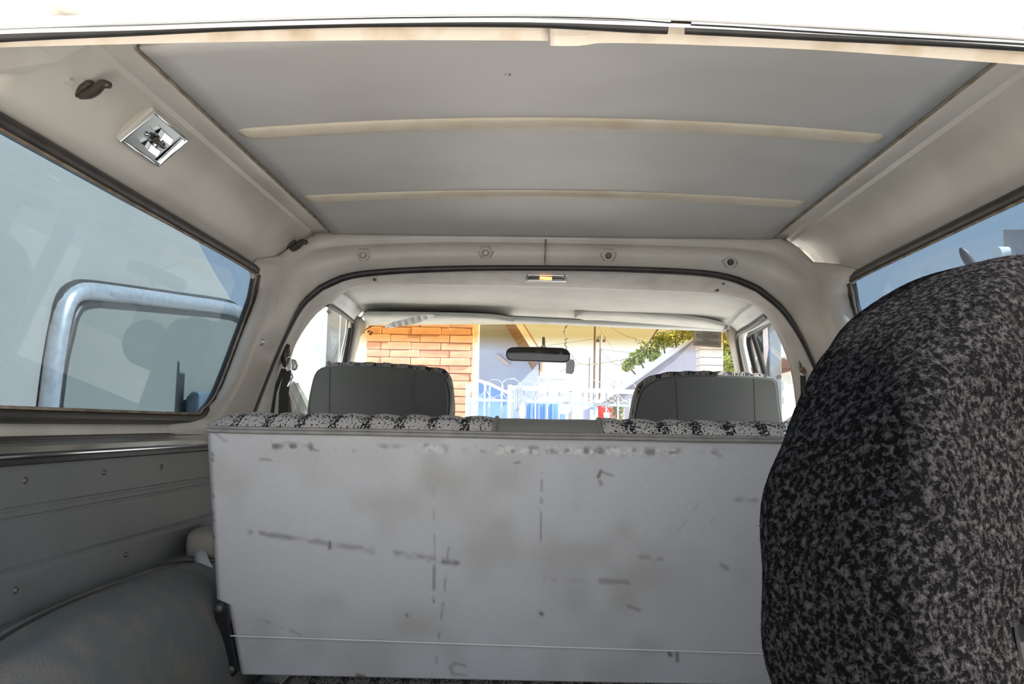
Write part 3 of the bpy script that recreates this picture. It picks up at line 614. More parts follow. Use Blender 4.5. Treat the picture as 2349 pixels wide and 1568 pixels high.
def front_seat(label, outline, Y_, seams, lean=0.0):
    P = [np.array(at(x, y, Y_)) for x, y in outline]; top = np.array([p for p in P])
    base = np.array((top[:, 0].mean(), Y_+0.2, -0.6))
    t_ = thing('bucket_seat', base, label, 'seat', 'front bucket seats')
    # vinyl back shell: outline at the back face, bulging forward rows
    lowest = [(P[0][0]+0.0, Y_+0.10, -0.52), (P[-1][0], Y_+0.10, -0.52)]
    full = [np.array(lowest[0])]+list(spline(P, 50))+[np.array(lowest[1])]
    full = np.array(full); cen = full.mean(0)
    rows = []
    inner = full+(cen-full)*np.array((0.03, 0, 0.03))
    rows = [inner*0.0+cen]*0
    n = len(full)
    V = np.vstack([inner+np.array((0, 0.0, 0)), full+np.array((0, 0.015, 0)), full+np.array((0, 0.06, 0.0)), inner+np.array((0, 0.075, 0))])
    fs = [tuple(range(n-1, -1, -1))]
    for k in range(3):
        for i in range(n): fs.append((k*n+i, k*n+(i+1) % n, (k+1)*n+(i+1) % n, (k+1)*n+i))
    fs.append(tuple(3*n+i for i in range(n)))
    sh = fix_normals(mesh('back_shell', V, fs, SEATV, t_)); autosmooth(sh, 45)
    # plaid cushion in front of the shell, showing as a rolled edge over the top
    fr_ = full+np.array((0, 0.075, 0.0)); big = full+np.array((0, 0.10, 0.022)); 
    wob = np.array([[0, 0, 0.004*abs(math.sin(p[0]*PI/0.0605))] for p in full])
    V = np.vstack([fr_+np.array((0, 0, -0.004)), big+wob-np.array((0, 0.01, 0.002)), big+wob+np.array((0, 0.05, 0.0)), fr_+np.array((0, 0.13, -0.02))])
    fs = [tuple(range(n-1, -1, -1))]
    for k in range(3):
        for i in range(n): fs.append((k*n+i, k*n+(i+1) % n, (k+1)*n+(i+1) % n, (k+1)*n+i))
    fs.append(tuple(3*n+i for i in range(n)))
    fix_normals(mesh('fabric_cushion', V, fs, PLAID_DARK, t_, smooth=True)).data.polygons[0].use_smooth = False
    tube('piping', spline(P, 50)+np.array((0, 0.012, 0.001)), 0.004, SEATV, t_, seg=6)
    for (x0, y0, x1, y1) in seams:
        tube('stitched_seam', [at(x0, y0, Y_-0.0005), at((x0+x1)/2, (y0+y1)/2, Y_-0.0005), at(x1, y1, Y_-0.0005)], 0.0012, BLACKM, t_, seg=4)
    prism('seat_cushion', [(P[0][0], Y_+0.10, -0.60), (P[-1][0], Y_+0.10, -0.60), (P[-1][0], Y_+0.10, -0.42), (P[0][0], Y_+0.10, -0.42)], (0, 0.5, 0.04), PLAID, t_, bv=0.03)
    return t_
front_seat('charcoal vinyl backed left bucket seat with plaid front, below the brick wall', [(703, 965), (708, 920), (716, 880), (722, 860), (732, 848), (752, 842), (800, 841), (860, 842), (930, 847), (1000, 855), (1016, 862), (1026, 880), (1031, 910), (1030, 940), (1026, 965)], 2.75, ((757, 845, 755, 955), (951, 852, 942, 955)))
front_seat('charcoal vinyl backed right bucket seat with plaid front, beside the spare tyre', [(1450, 1000), (1456, 960), (1464, 920), (1474, 895), (1490, 880), (1515, 870), (1550, 864), (1620, 862), (1700, 864), (1760, 868), (1778, 870), (1784, 880), (1788, 920), (1794, 960), (1800, 1000)], 2.75, ((1550, 868, 1557, 975), (1729, 868, 1733, 985)))

# ================================================================ REAR BENCH
bench = thing('rear_bench', (XC, 1.75, -0.6), 'grey vinyl backed rear bench seat with plaid top and plain centre section', 'bench seat')
def bp(x, y):
    """a point on the leaning back face of the bench"""
    Y_ = 1.50+0.13*(y-985)/560.0
    return np.array(at(x, y, Y_))
def top_y(x): return float(np.interp(x, [466, 480, 600, 800, 1130, 1250, 1380, 1600, 1830, 2045], [982, 988, 991, 994, 1001, 1004, 1005, 1010, 1013, 1017]))
def left_x(y): return float(np.interp(y, [985, 1150, 1375, 1385, 1545], [470, 479, 493, 518, 547]))
def right_x(y): return float(np.interp(y, [985, 1150, 1375, 1545], [2046, 2036, 2020, 1975]))
def bot_y(x): return float(np.interp(x, [540, 900, 1250, 1760, 2000], [1546, 1554, 1562, 1571, 1576]))
NU, NV = 420, 190
us = np.linspace(0, 1, NU); vv = np.linspace(0, 1, NV)
V = np.zeros((NV, NU, 3)); PX = np.zeros((NV, NU, 2))
for j, v_ in enumerate(vv):
    for i, u_ in enumerate(us):
        yt = 985+v_*560
        x = left_x(yt)*(1-u_)+right_x(yt)*u_
        y = top_y(x)*(1-v_)+bot_y(x)*v_
        PX[j, i] = (x, y)
        p = bp(x, y)
        ed = min(u_, 1-u_)*1.2; p[1] += 0.010*math.exp(-(ed/0.006)**2)          # rounded vertical edges
        p[1] -= 0.004*math.sin(PI*v_)*math.sin(PI*u_)
        V[j, i] = p
fs = []
for j in range(NV-1):
    for i in range(NU-1):
        a = j*NU+i; fs.append((a, a+1, a+NU+1, a+NU))
# vinyl with scuffs, stains and worn lines kept as a colour attribute of the sheet itself
X_, Y2 = PX[..., 0], PX[..., 1]
def seg_d(x0, y0, x1, y1):
    dx, dy = x1-x0, y1-y0; tt = np.clip(((X_-x0)*dx+(Y2-y0)*dy)/(dx*dx+dy*dy), 0, 1)
    return np.hypot(X_-x0-tt*dx, Y2-y0-tt*dy), tt
def smooth_noise(n, sc, seed):
    g = np.random.default_rng(seed).random((n, n)); xx = (X_/sc) % (n-1); yy = (Y2/sc) % (n-1)
    ix, iy = xx.astype(int), yy.astype(int); fx, fy = xx-ix, yy-iy; fx = fx*fx*(3-2*fx); fy = fy*fy*(3-2*fy)
    return (g[iy, ix]*(1-fx)+g[iy, ix+1]*fx)*(1-fy)+(g[iy+1, ix]*(1-fx)+g[iy+1, ix+1]*fx)*fy
n1 = smooth_noise(64, 55, 1); n2 = smooth_noise(128, 14, 2); n3 = smooth_noise(256, 6, 3); n0 = smooth_noise(32, 160, 4)
dirt = 0.18*np.clip(n1*0.6+n0*0.7-0.62, 0, 1)*2+0.05*n3
def line(x0, y0, x1, y1, w, k, brk=0.0):
    global dirt
    dd, tt = seg_d(x0, y0, x1, y1); mod = np.clip((n2-brk)*3, 0, 1) if brk else 1.0
    dirt = np.maximum(dirt, k*np.exp(-(dd/w)**2)*mod)
line(575, 1220, 700, 1237, 7, 0.55, 0.2); line(690, 1235, 860, 1262, 8, 0.45, 0.2); line(860, 1260, 1045, 1290, 8, 0.5, 0.25); line(985, 1285, 1050, 1290, 6, 0.7, 0.2)
line(996, 1100, 998, 1280, 2.5, 0.4, 0.25); line(997, 1280, 995, 1380, 3, 0.75, 0.15); line(1030, 1250, 1018, 1370, 2.5, 0.6, 0.45); line(1018, 1370, 1000, 1520, 2.5, 0.6, 0.4)
line(1243, 1085, 1240, 1280, 2.5, 0.6, 0.2); line(757, 1243, 757, 1256, 4, 0.9); line(1485, 1080, 1480, 1380, 2, 0.22, 0.45)
line(585, 1414, 690, 1455, 4, 0.35, 0.2); line(590, 1052, 640, 1056, 4, 0.5, 0.3)
line(1470, 1276, 1515, 1280, 8, 0.45, 0.2); line(1380, 1331, 1440, 1334, 9, 0.5, 0.15); line(1250, 1325, 1335, 1330, 10, 0.25, 0.2); line(1440, 1388, 1465, 1398, 6, 0.5)
line(1372, 1094, 1378, 1080, 4, 0.9); line(1378, 1081, 1404, 1090, 4, 0.45); line(1375, 1100, 1380, 1112, 5, 0.6, 0.4); line(1690, 1142, 1728, 1145, 9, 0.55, 0.35); line(1655, 1295, 1668, 1303, 6, 0.5, 0.2)
line(1545, 1230, 1605, 1150, 2, 0.3, 0.2); line(1590, 1240, 1640, 1185, 2, 0.25, 0.2); line(1241, 1405, 1243, 1407, 5, 0.9); line(1180, 1062, 1192, 1060, 3, 0.7)
line(1535, 1497, 1538, 1502, 5, 0.9); line(1553, 1497, 1554, 1515, 4, 0.8, 0.2); line(820, 1548, 835, 1552, 6, 0.8); line(933, 1408, 935, 1412, 4, 0.7)
line(1032, 1530, 1045, 1520, 5, 0.45); line(1045, 1520, 1068, 1526, 4, 0.45); line(1032, 1530, 1040, 1545, 5, 0.45); line(1040, 1545, 1070, 1548, 4, 0.35)
for yy in (1135, 1190, 1230, 1175, 1040, 1052): line(486, yy, 488, yy+4, 4, 0.7)
line(490, 990, 520, 1015, 3, 0.4, 0.3); line(520, 1012, 530, 1030, 4, 0.4, 0.3)
# scuffed band under the piping
band = np.exp(-((Y2-(1022+0.0155*(X_-600)))/11)**2)*(X_ > 620)
dirt = np.maximum(dirt, band*np.clip((n2-0.45)*2.6, 0, 0.85)*np.clip(n1*1.4-0.1, 0, 1))
chalk = band*np.clip((n3-0.45)*3, 0, 1)*np.clip((n1-0.35)*3, 0, 1)*(X_ > 900)
stain = np.clip(n0*0.8+n1*0.35-0.55, 0, 1)*1.1
base = np.array((0.40, 0.405, 0.425)); warm = np.array((0.39, 0.375, 0.35)); darkc = np.array((0.055, 0.05, 0.045)); chk = np.array((0.56, 0.56, 0.56))
colr = base*(1-stain[..., None])+warm*stain[..., None]
colr = colr*(1-dirt[..., None])+darkc*dirt[..., None]
colr = colr*(1-0.7*chalk[..., None])+chk*0.7*chalk[..., None]
bvm, t, b = new_mat('scuffed_bench_vinyl'); at_ = t.nodes.new('ShaderNodeAttribute'); at_.attribute_name = 'wear'
t.links.new(at_.outputs['Color'], b.inputs['Base Color']); b.inputs['Roughness'].default_value = 0.5
nn = t.nodes.new('ShaderNodeTexNoise'); nn.inputs['Scale'].default_value = 350; bpn = t.nodes.new('ShaderNodeBump'); bpn.inputs['Strength'].default_value = 0.12; bpn.inputs['Distance'].default_value = 0.002
tcc = t.nodes.new('ShaderNodeTexCoord'); t.links.new(tcc.outputs['Object'], nn.inputs['Vector']); t.links.new(nn.outputs['Fac'], bpn.inputs['Height']); t.links.new(bpn.outputs[0], b.inputs['Normal'])
bk = mesh('back_panel', V.reshape(-1, 3), fs, bvm, bench, smooth=True)
ca = bk.data.color_attributes.new('wear', 'FLOAT_COLOR', 'POINT')
ca.data.foreach_set('color', np.concatenate([colr, np.ones((NV, NU, 1))], -1).astype(np.float32).ravel())
solid(bk, 0.03, 1.0)
# side gussets of vinyl closing the cushion
SIDEV = mk('bench_side_vinyl', (0.28, 0.28, 0.28), 0.5, c2=(0.22, 0.21, 0.2), scale=12)
for xl, sgn in ((left_x, -1), (right_x, 1)):
    pts = [bp(xl(y), y)+np.array((-sgn*0.004, 0.012, 0)) for y in np.linspace(990, 1540, 14)]
    prism('side_gusset', pts+[p+np.array((0, 0.14, 0)) for p in pts[::-1]], (-sgn*0.01, 0, 0), SIDEV, bench)
# piping along the top of the back panel
tube('piping', [bp(x, top_y(x)-1)+np.array((0, -0.002, 0)) for x in np.linspace(476, 2040, 120)], 0.0042, PIPE, bench, seg=8)
tube('piping', [bp(x, top_y(x)-8)+np.array((0, 0.004, 0)) for x in np.linspace(476, 2040, 120)], 0.0036, PIPE, bench, seg=8)
# cross seam with pale thread
def seam_y(x): return float(np.interp(x, [530, 900, 1250, 1755, 2000], [1456, 1469, 1481, 1497, 1504]))
tube('stitched_seam', [bp(x, seam_y(x))+np.array((0, -0.0045, 0)) for x in np.linspace(528, 1985, 90)], 0.0011, STITCH, bench, seg=5)
# upholstered top roll in three sections
def roll(name, x0, x1, mat, amp, crown, nx):
    rows = []
    prof = [(0.0, 0.0), (0.012, 0.010), (0.035, 0.0235), (0.065, 0.0315), (0.10, 0.034), (0.135, 0.028), (0.165, 0.008), (0.185, -0.03), (0.19, -0.12), (0.19, -0.45)]
    for x in np.linspace(x0, x1, nx):
        p0 = bp(x, top_y(x)-5)
        edge = min((x-x0), (x1-x))/max(1.0, (x1-x0)); k = 1.0
        xx = p0[0]
        if name == 'plaid_section':
            ph = (xx+10.0)/0.0605; chn = abs(math.sin(PI*ph))**0.6
        else: chn = 1.0
        ends = 1.0
        if x < 530 and x0 < 500: ends = 0.15+0.85*math.sqrt(max(0, 1-((530-x)/66.0)**2))
        if x > 1990 and x1 > 2000: ends = 0.15+0.85*math.sqrt(max(0, 1-((x-1990)/58.0)**2))
        if name != 'plaid_section': ends = 0.95+0.05*min(1, edge*6)-0.03*math.sin(PI*(x-x0)/(x1-x0))
        rows.append([(xx, p0[1]+0.004+py, p0[2]+(pz*ends*crown-amp*(1-chn)*(1 if 0 < i < 8 else 0) if pz > -0.02 else pz)) for i, (py, pz) in enumerate(prof)])
    o = loft(name, rows, mat, bench, smooth=True); return o
roll('plaid_section', 468, 1131, PLAID, 0.0045, 1.0, 200)
roll('centre_section', 1137, 1378, SEATMID, 0.0, 0.92, 40)
roll('plaid_section', 1384, 2046, PLAID, 0.0045, 1.0, 200)
for xv in (1134, 1381):
    p0 = bp(xv, top_y(xv)-5); tube('piping', [p0+np.array((0, 0.003+py, pz)) for py, pz in ((0.0, -0.001), (0.012, 0.008), (0.035, 0.021), (0.065, 0.029), (0.10, 0.031), (0.135, 0.025), (0.165, 0.006))], 0.0042, PIPE, bench, seg=8)
# lower cushion (its rear edge shows under the back) and black hinge brackets
cush = prism('lower_cushion', [(-0.53, 1.66, -0.515), (0.60, 1.66, -0.515), (0.60, 1.66, -0.58), (-0.53, 1.66, -0.58)], (0, 0.45, 0.05), PLAID_DARK, bench, bv=0.02)  # darkened plaid carries the shade under the back in its colour
for sgn in (-1, 1):
    mir_ = (lambda p: p) if sgn < 0 else (lambda p: np.array((2*XC-p[0], p[1], p[2])))
    poly = [mir_(bp(x, y)+np.array((0, -0.006, 0))) for x, y in ((494, 1384), (502, 1379), (513, 1380), (520, 1390), (546, 1534), (540, 1548), (500, 1556))]
    bo = prism('hinge_bracket', poly, (0, 0.012, 0), BLACKM, bench, bv=0.003)
    for x, y in ((505, 1393), (532, 1533)):
        c = mir_(bp(x, y)+np.array((0, -0.006, 0)))
        V, fs2 = sphere_geo(c, (0.0085, 0.006, 0.0085), 2, 14, 8); mesh('bracket_bolt', V, fs2, mk('bracket_bolt_paint', (0.05, 0.05, 0.05), 0.4) if 'bracket_bolt_paint' not in bpy.data.materials else bpy.data.materials['bracket_bolt_paint'], bo, smooth=True)
    prism('base_bracket', [mir_(np.array(p)) for p in ((-0.53, 1.63, -0.50), (-0.48, 1.63, -0.50), (-0.46, 1.63, -0.60), (-0.56, 1.63, -0.60))], (0, 0.3, 0), BLACKM, bench, bv=0.004)
# armrest pad and grip tube on the left panel beside the bench
ar = thing('armrest', atX(470, 1235, -0.70), 'beige armrest pad with pale curved grip tube behind the left end of the bench', 'armrest')
V, fs2 = sphere_geo(atX(500, 1238, -0.71), (0.045, 0.10, 0.034), 4, 20, 12); mesh('pad', V, fs2, mk('armrest_pad', (0.28, 0.26, 0.235), 0.6, bump=0.2), ar, smooth=True)
tube('grip_tube', spline([at(462, 1268, 1.80), at(462, 1282, 1.77), at(472, 1305, 1.76), at(490, 1328, 1.78), at(520, 1350, 1.82)], 24), 0.014, mk('pale_grey_tube', (0.40, 0.41, 0.43), 0.4), ar, seg=12)

# wheel housing under carpet
for s, side in ((-1, 'left'),):
    xo = sx(s, 0.786); cyw = 1.50 
    rows = []
    nY, nX = 90, 40
    Z0 = -0.60
    for i in range(nY+1):
        a_ = PI*i/nY
        row = []
        for k in range(nX+1):
            w = k/nX                                  # from wall to cabin
            kx = 0.185*w
            sh = (max(0.0, 1-w**3.4))**(1/2.6)        # section drop towards the inner face
            sh2 = 0.55+0.45*sh
            cy_ = math.copysign(abs(math.cos(a_))**(2/2.8), math.cos(a_)); sz_ = abs(math.sin(a_))**(2/2.8)
            lump = 0.003*math.sin(i*0.11+k*0.21)+0.002*math.sin(i*0.23-k*0.33)
            row.append((xo-s*kx, cyw-0.68*cy_*(0.86+0.14*sh), Z0+(0.306*sz_)*sh+(lump if 0 < w < 1 else 0)))
        rows.append(row)
    wh = thing('wheel_housing', (sx(s, 0.65), cyw, Z0), 'wheel housing hump in worn grey-green carpet beside the %s panel' % side if s < 0 else 'carpeted wheel housing hump beside the right panel behind the spare tyre', 'wheel housing')
    loft('carpet_cover', rows, CARPET, wh, smooth=True)
    # welt seam where the housing cover meets the side strip
    tube('welt', [np.array(rows[i][3])+np.array((0, 0, 0.001)) for i in range(6, 46)], 0.003, BLACKM, wh, seg=5)
# carpet ledge at the wall behind the left housing
lg = loft('carpet_strip', [[(sx(-1, 0.797), y, -0.298-0.02*max(0, (1.35-y))), (sx(-1, 0.745), y, -0.318-0.03*max(0, (1.35-y))), (sx(-1, 0.72), y, -0.60)] for y in np.linspace(0.62, 1.30, 14)], CARPET, None, smooth=True, thick=0.006)
tag(lg, 'worn carpet strip against the left panel behind the wheel housing', 'carpet')

# ================================================================ CEILING FITTINGS
def coat_hook(label, c, n, tdir, size):
    """c on the cheek, n pointing into the cabin, tdir along the hook"""
    c = np.array(c); n = np.array(n)/np.linalg.norm(n); tdir = np.array(tdir)/np.linalg.norm(tdir); b_ = np.cross(n, tdir)
    h = thing('coat_hook', c, label, 'hook', 'dark coat hooks')
    base = [c+size*(a_*tdir+q_*b_) for a_, q_ in ((-1, -0.28), (-0.6, -0.42), (0.0, -0.40), (0.45, -0.22), (0.45, 0.22), (0.0, 0.40), (-0.6, 0.42), (-1, 0.28))]
    prism('base_plate', [p-0.002*n for p in base], 0.010*n, DARKPL, h, bv=0.003)
    pts = [c+size*(-0.55*tdir)+0.004*n, c+size*(-0.15*tdir)+0.012*n, c+size*(0.35*tdir)+0.016*n, c+size*(0.85*tdir)+0.017*n, c+size*(1.1*tdir)+0.026*n]
    V, fs2 = tube_geo(spline(pts, 16), np.interp(np.linspace(0, 1, 16), [0, 0.3, 0.8, 1], [0.009, 0.009, 0.007, 0.005])*size/0.03, 10)
    fix_normals(mesh('hook_arm', V, fs2, DARKPL, h, smooth=True))
    return h
def on_cheek(x, y, off=0.0):
    """point of the left cheek seen at x, y (ray marched to the profile)"""
    v = ray(x, y); best = None
    for Y_ in np.linspace(0.9, 2.3, 1400):
        p = v*Y_/v[1]; h = abs(p[0]-XC); zc = np.interp(h, [q_[0] for q_ in CHEEK], [q_[1] for q_ in CHEEK])
        if h >= 0.612 and p[2] >= zc-off: return p
    return v*1.5/v[1]
def cheek_n(p):
    h = abs(p[0]-XC); z = lambda a: float(np.interp(a, [q_[0] for q_ in CHEEK], [q_[1] for q_ in CHEEK]))
    dz = (z(h+0.014)-z(h-0.014))/0.028; n = np.array((-dz, 0, -1.0)); return n/np.linalg.norm(n)
nck = np.array((0.62, 0, -0.78))
coat_hook('dark coat hook on the left hardtop trim near the tailgate', on_cheek(196, 196), cheek_n(on_cheek(196, 196)), (0.75, -0.45, 0.35), 0.030)
coat_hook('dark coat hook on the left hardtop trim at the front pillar', on_cheek(668, 559), cheek_n(on_cheek(668, 559)), (0.75, -0.55, 0.45), 0.036)
c = on_cheek(157, 184); so2 = tag(cyl('plastic_screw', c, np.array(c)+nck*0.004, 0.005, CREAM, None, seg=12), 'small cream screw beside the rear left coat hook', 'screw')
# cargo lamp without its lens
c = on_cheek(347, 308); n_ = cheek_n(c); c = np.array(c)+n_*0.004
lp = thing('cargo_lamp', c, 'square cargo lamp with bare chrome reflector on the left hardtop trim', 'lamp')
ey = np.array((0, 1.0, 0)); bx_ = np.cross(n_, ey)   # bx_ runs down the cheek
if bx_[2] > 0: bx_ = -bx_
def lpt(a_, q_, h_=0.0): return np.array(c)+ey*a_+bx_*q_+n_*h_
LW, LH = 0.072, 0.040
prism('bezel', [lpt(-LW, -LH, -0.012), lpt(LW, -LH, -0.012), lpt(LW, LH, -0.012), lpt(-LW, LH, -0.012)], n_*0.020, CREAM, lp, bv=0.004)
tube('chrome_rim', [lpt(-LW+0.006, -LH+0.005, 0.009), lpt(LW-0.006, -LH+0.005, 0.009), lpt(LW-0.006, LH-0.005, 0.009), lpt(-LW+0.006, LH-0.005, 0.009)], 0.0035, CHROME, lp, seg=8, closed=True)
REFL = mk('dull_reflector', (0.22, 0.24, 0.25), 0.22, 1.0)
prism('reflector', [lpt(-LW+0.008, -LH+0.007, 0.006), lpt(LW-0.008, -LH+0.007, 0.006), lpt(LW-0.008, LH-0.007, 0.006), lpt(-LW+0.008, LH-0.007, 0.006)], n_*0.004, REFL, lp)
for q_ in (-0.015, 0.015):
    prism('contact_leaf', [lpt(-0.018, q_-0.006, 0.010), lpt(0.018, q_-0.006, 0.010), lpt(0.018, q_+0.006, 0.014), lpt(-0.018, q_+0.006, 0.014)], n_*0.010, CHROME, lp, bv=0.001)
cyl('bulb_socket', lpt(0.0, -0.012, 0.015), lpt(0.0, 0.012, 0.015), 0.006, STEEL, lp, seg=12)
cyl('bulb', lpt(-0.012, 0.0, 0.016), lpt(0.014, 0.0, 0.016), 0.0055, DARKPL, lp, seg=10)
for a_ in (-0.032, 0.032):
    V, fs2 = sphere_geo(lpt(a_, 0.002, 0.011), (0.005, 0.005, 0.003), 2, 12, 6); mesh('reflector_screw', V, fs2, CHROME, lp, smooth=True)
prism('end_tab', [lpt(0.046, -LH+0.010, 0.010), lpt(0.058, -LH+0.010, 0.010), lpt(0.058, LH-0.010, 0.012), lpt(0.046, LH-0.010, 0.012)], n_*0.004, CHROME, lp, bv=0.001)

# ================================================================ SPARE TYRE
TC = np.array((0.530, 0.883, -0.152)); TR, TW = 0.329, 0.170
yaw, lean = -1.065, 0.072
ax = np.array((math.cos(yaw)*math.cos(lean), math.sin(yaw)*math.cos(lean), math.sin(lean)))
hh = np.array((-math.sin(yaw), math.cos(yaw), 0)); v3 = np.cross(ax, hh)
if v3[2] < 0: v3 = -v3
sp_ = thing('spare_tyre', TC+np.array((0, 0, -TR)), 'upright spare tyre in a fuzzy black cover beside the bench', 'tyre')
RADT = 0.11
def tyre_xyz(th, ps, grow):
    """th around the axle, ps around the section (0 = tread centre, negative = inboard wall); past a right angle the wall runs flat to the hub"""
    th, ps, grow = np.broadcast_arrays(np.asarray(th, float), np.asarray(ps, float), np.asarray(grow, float)); e_ = 2/4.5
    pc = np.clip(ps, -PI/2, PI/2); cs, sn = np.cos(pc), np.sin(pc); ov = np.clip((np.abs(ps)-PI/2)/1.0, 0, 1)
    rr = (TR-RADT)*(1-ov)+(RADT+grow)*np.abs(cs)**e_; aa = np.sign(sn)*((TW/2+grow)*np.abs(sn)**e_-0.02*ov)
    rd = np.cos(th)[..., None]*hh+np.sin(th)[..., None]*v3
    nr = rd*(np.abs(cs)**(2-e_))[..., None]+ax*(np.sign(sn)*np.abs(sn)**(2-e_))[..., None]
    return TC+rd*rr[..., None]+ax*aa[..., None], nr/(np.linalg.norm(nr, axis=-1)[..., None]+1e-9)
def tyre_pt(th, ps, grow=0.0): return tyre_xyz(th, ps, grow)[0]
FUZZ, t, b = new_mat('fuzzy_cover'); b.inputs['Base Color'].default_value = (0.008, 0.0078, 0.0085, 1); b.inputs['Roughness'].default_value = 0.9; b.inputs['Specular IOR Level'].default_value = 0.02
tcf = t.nodes.new('ShaderNodeTexCoord'); nf1 = t.nodes.new('ShaderNodeTexNoise'); nf1.inputs['Scale'].default_value = 170; nf1.inputs['Detail'].default_value = 4; nf1.inputs['Roughness'].default_value = 0.7; nf1.inputs['Distortion'].default_value = 0.3
rf = t.nodes.new('ShaderNodeValToRGB'); rf.color_ramp.elements[0].position = 0.46; rf.color_ramp.elements[1].position = 0.74; rf.color_ramp.elements[0].color = (0.0025, 0.0025, 0.0027, 1); rf.color_ramp.elements[1].color = (0.055, 0.051, 0.053, 1)
t.links.new(tcf.outputs['Object'], nf1.inputs['Vector']); t.links.new(nf1.outputs['Fac'], rf.inputs[0]); t.links.new(rf.outputs[0], b.inputs['Base Color'])
bf = t.nodes.new('ShaderNodeBump'); bf.inputs['Strength'].default_value = 1.0; bf.inputs['Distance'].default_value = 0.004; t.links.new(nf1.outputs['Fac'], bf.inputs['Height']); t.links.new(bf.outputs[0], b.inputs['Normal'])
PILE, t, b = new_mat('fuzzy_pile'); b.inputs['Roughness'].default_value = 0.45
gi = t.nodes.new('ShaderNodeNewGeometry'); rpp = t.nodes.new('ShaderNodeValToRGB'); rpp.color_ramp.elements[0].color = (0.003, 0.0029, 0.0033, 1); rpp.color_ramp.elements[1].color = (0.060, 0.056, 0.058, 1); rpp.color_ramp.elements[0].position = 0.45
t.links.new(gi.outputs['Random Per Island'], rpp.inputs[0]); t.links.new(rpp.outputs[0], b.inputs['Base Color']); b.inputs['Specular IOR Level'].default_value = 0.25
NT, NP = 140, 64
V = []; fs = []
lump = lambda th, ps: 0.004*math.sin(5*th+2*ps)+0.003*math.sin(11*th-3*ps)+0.003*math.sin(17*th+ps*5)
for i in range(NT):
    for k in range(NP):
        th = 2*PI*i/NT; ps = -2.55+5.1*k/(NP-1)
        V.append(tyre_pt(th, ps, 0.004+0.5*lump(th, ps)))
keep = []
for i in range(NT):
    for k in range(NP-1):
        a = i*NP+k; b2_ = ((i+1) % NT)*NP+k
        keep.append((a, a+1, b2_+1, b2_))
# an open notch at the back where the cover rides up off the tread
Varr = np.array(V)
camP = (Varr @ M.T); px = CX+F*camP[:, 0]/camP[:, 2]; 
# notch bounded in tyre angles: rearward tread below the axle
def in_notch(f):
    i = f[0]//NP; k = f[0] % NP; th = 2*PI*i/NT; ps = -2.55+5.1*k/(NP-1)
    return NOTCH[0] < th < NOTCH[1] and NOTCH[2] < ps < NOTCH[3]
NOTCH = (3.15, 4.4, 1.55, 2.5)
fcs = [f for f in keep if not in_notch(f)]
cov = mesh('cover', V, fcs, FUZZ, sp_, smooth=True); solid(cov, 0.003, -1.0)
V2 = []; f2 = []
for i in range(NT):
    for k in range(NP):
        th = 2*PI*i/NT; ps = -2.5+5.0*k/(NP-1)
        V2.append(tyre_pt(th, ps, -0.008))
for i in range(NT):
    for k in range(NP-1):
        a = i*NP+k; b2_ = ((i+1) % NT)*NP+k; f2.append((a, a+1, b2_+1, b2_))
ty = mesh('tyre', V2, f2, TIREM, sp_, smooth=True)
for q_ in range(7):                               # ribs moulded around the wall, seen in the opening
    tube('wall_rib', [tyre_pt(t_, 1.62+q_*0.09, -0.006) for t_ in np.linspace(3.0, 4.5, 24)], 0.0022, TIREM, sp_, seg=5)
# pile: short leaning fibres over the whole cover, one joined mesh
NF = 200000
th = RNG.random(NF)*2*PI; ps = (RNG.random(NF)*2-1)*2.45
ok = ~((th > NOTCH[0]) & (th < NOTCH[1]) & (ps > NOTCH[2]) & (ps < NOTCH[3])); th = th[ok]; ps = ps[ok]; NF = len(th)
lm = 0.5*(0.004*np.sin(5*th+2*ps)+0.003*np.sin(11*th-3*ps)+0.003*np.sin(17*th+ps*5))+0.004
P0, nrm = tyre_xyz(th, ps, lm)
rnd = RNG.normal(size=(NF, 3)); clump = np.stack([np.sin(th*61+ps*23), np.cos(th*47-ps*31), np.sin(th*37+ps*53)], 1)
dirv = 0.75*nrm+0.6*rnd+0.45*clump+np.array((0, 0, -0.5)); dirv /= np.linalg.norm(dirv, axis=1)[:, None]
ln = (0.003+0.0035*RNG.random(NF))[:, None]
sd = np.cross(dirv, RNG.normal(size=(NF, 3))); sd /= np.linalg.norm(sd, axis=1)[:, None]
wdt = (0.0005+0.0005*RNG.random(NF))[:, None]
P0 = P0-nrm*0.001
VV = np.stack([P0-sd*wdt, P0+sd*wdt, P0+dirv*ln], 1).reshape(-1, 3)
org = TC; me = bpy.data.meshes.new('pile'); me.vertices.add(len(VV)); me.vertices.foreach_set('co', (VV-org).astype(np.float32).ravel())
me.loops.add(3*NF); me.loops.foreach_set('vertex_index', np.arange(3*NF)); me.polygons.add(NF); me.polygons.foreach_set('loop_start', np.arange(0, 3*NF, 3)); me.polygons.foreach_set('loop_total', np.full(NF, 3)); me.update(calc_edges=True)
me.materials.append(PILE); po = bpy.data.objects.new('pile', me); po.location = Vector(org)-wloc(sp_); link(po, sp_); po['kind'] = 'stuff'

# @@EXTERIOR@@
# ================================================================ OUTSIDE
def mkx(n, c, c2=None, rough=0.85, scale=3.0, **k): return mk(n, c, rough, c2=c2, scale=scale, **k)
gr = box('ground', (0, 20, GROUND-0.05), (160, 140, 0.1), mkx('pale_concrete', (0.53, 0.51, 0.48), (0.46, 0.44, 0.42), scale=1.2)); structure(gr, 'pale concrete and dirt ground', 'ground')
def wallbox(name, x0, x1, y0, y1, z0, z1, mat, parent=None, bv=0.0):
    return box(name, ((x0+x1)/2, (y0+y1)/2, (z0+z1)/2), (abs(x1-x0), abs(y1-y0), abs(z1-z0)), mat, parent, bv)
def pxp(pts, Y_): return [np.array(at(x, y, Y_)) for x, y in pts]

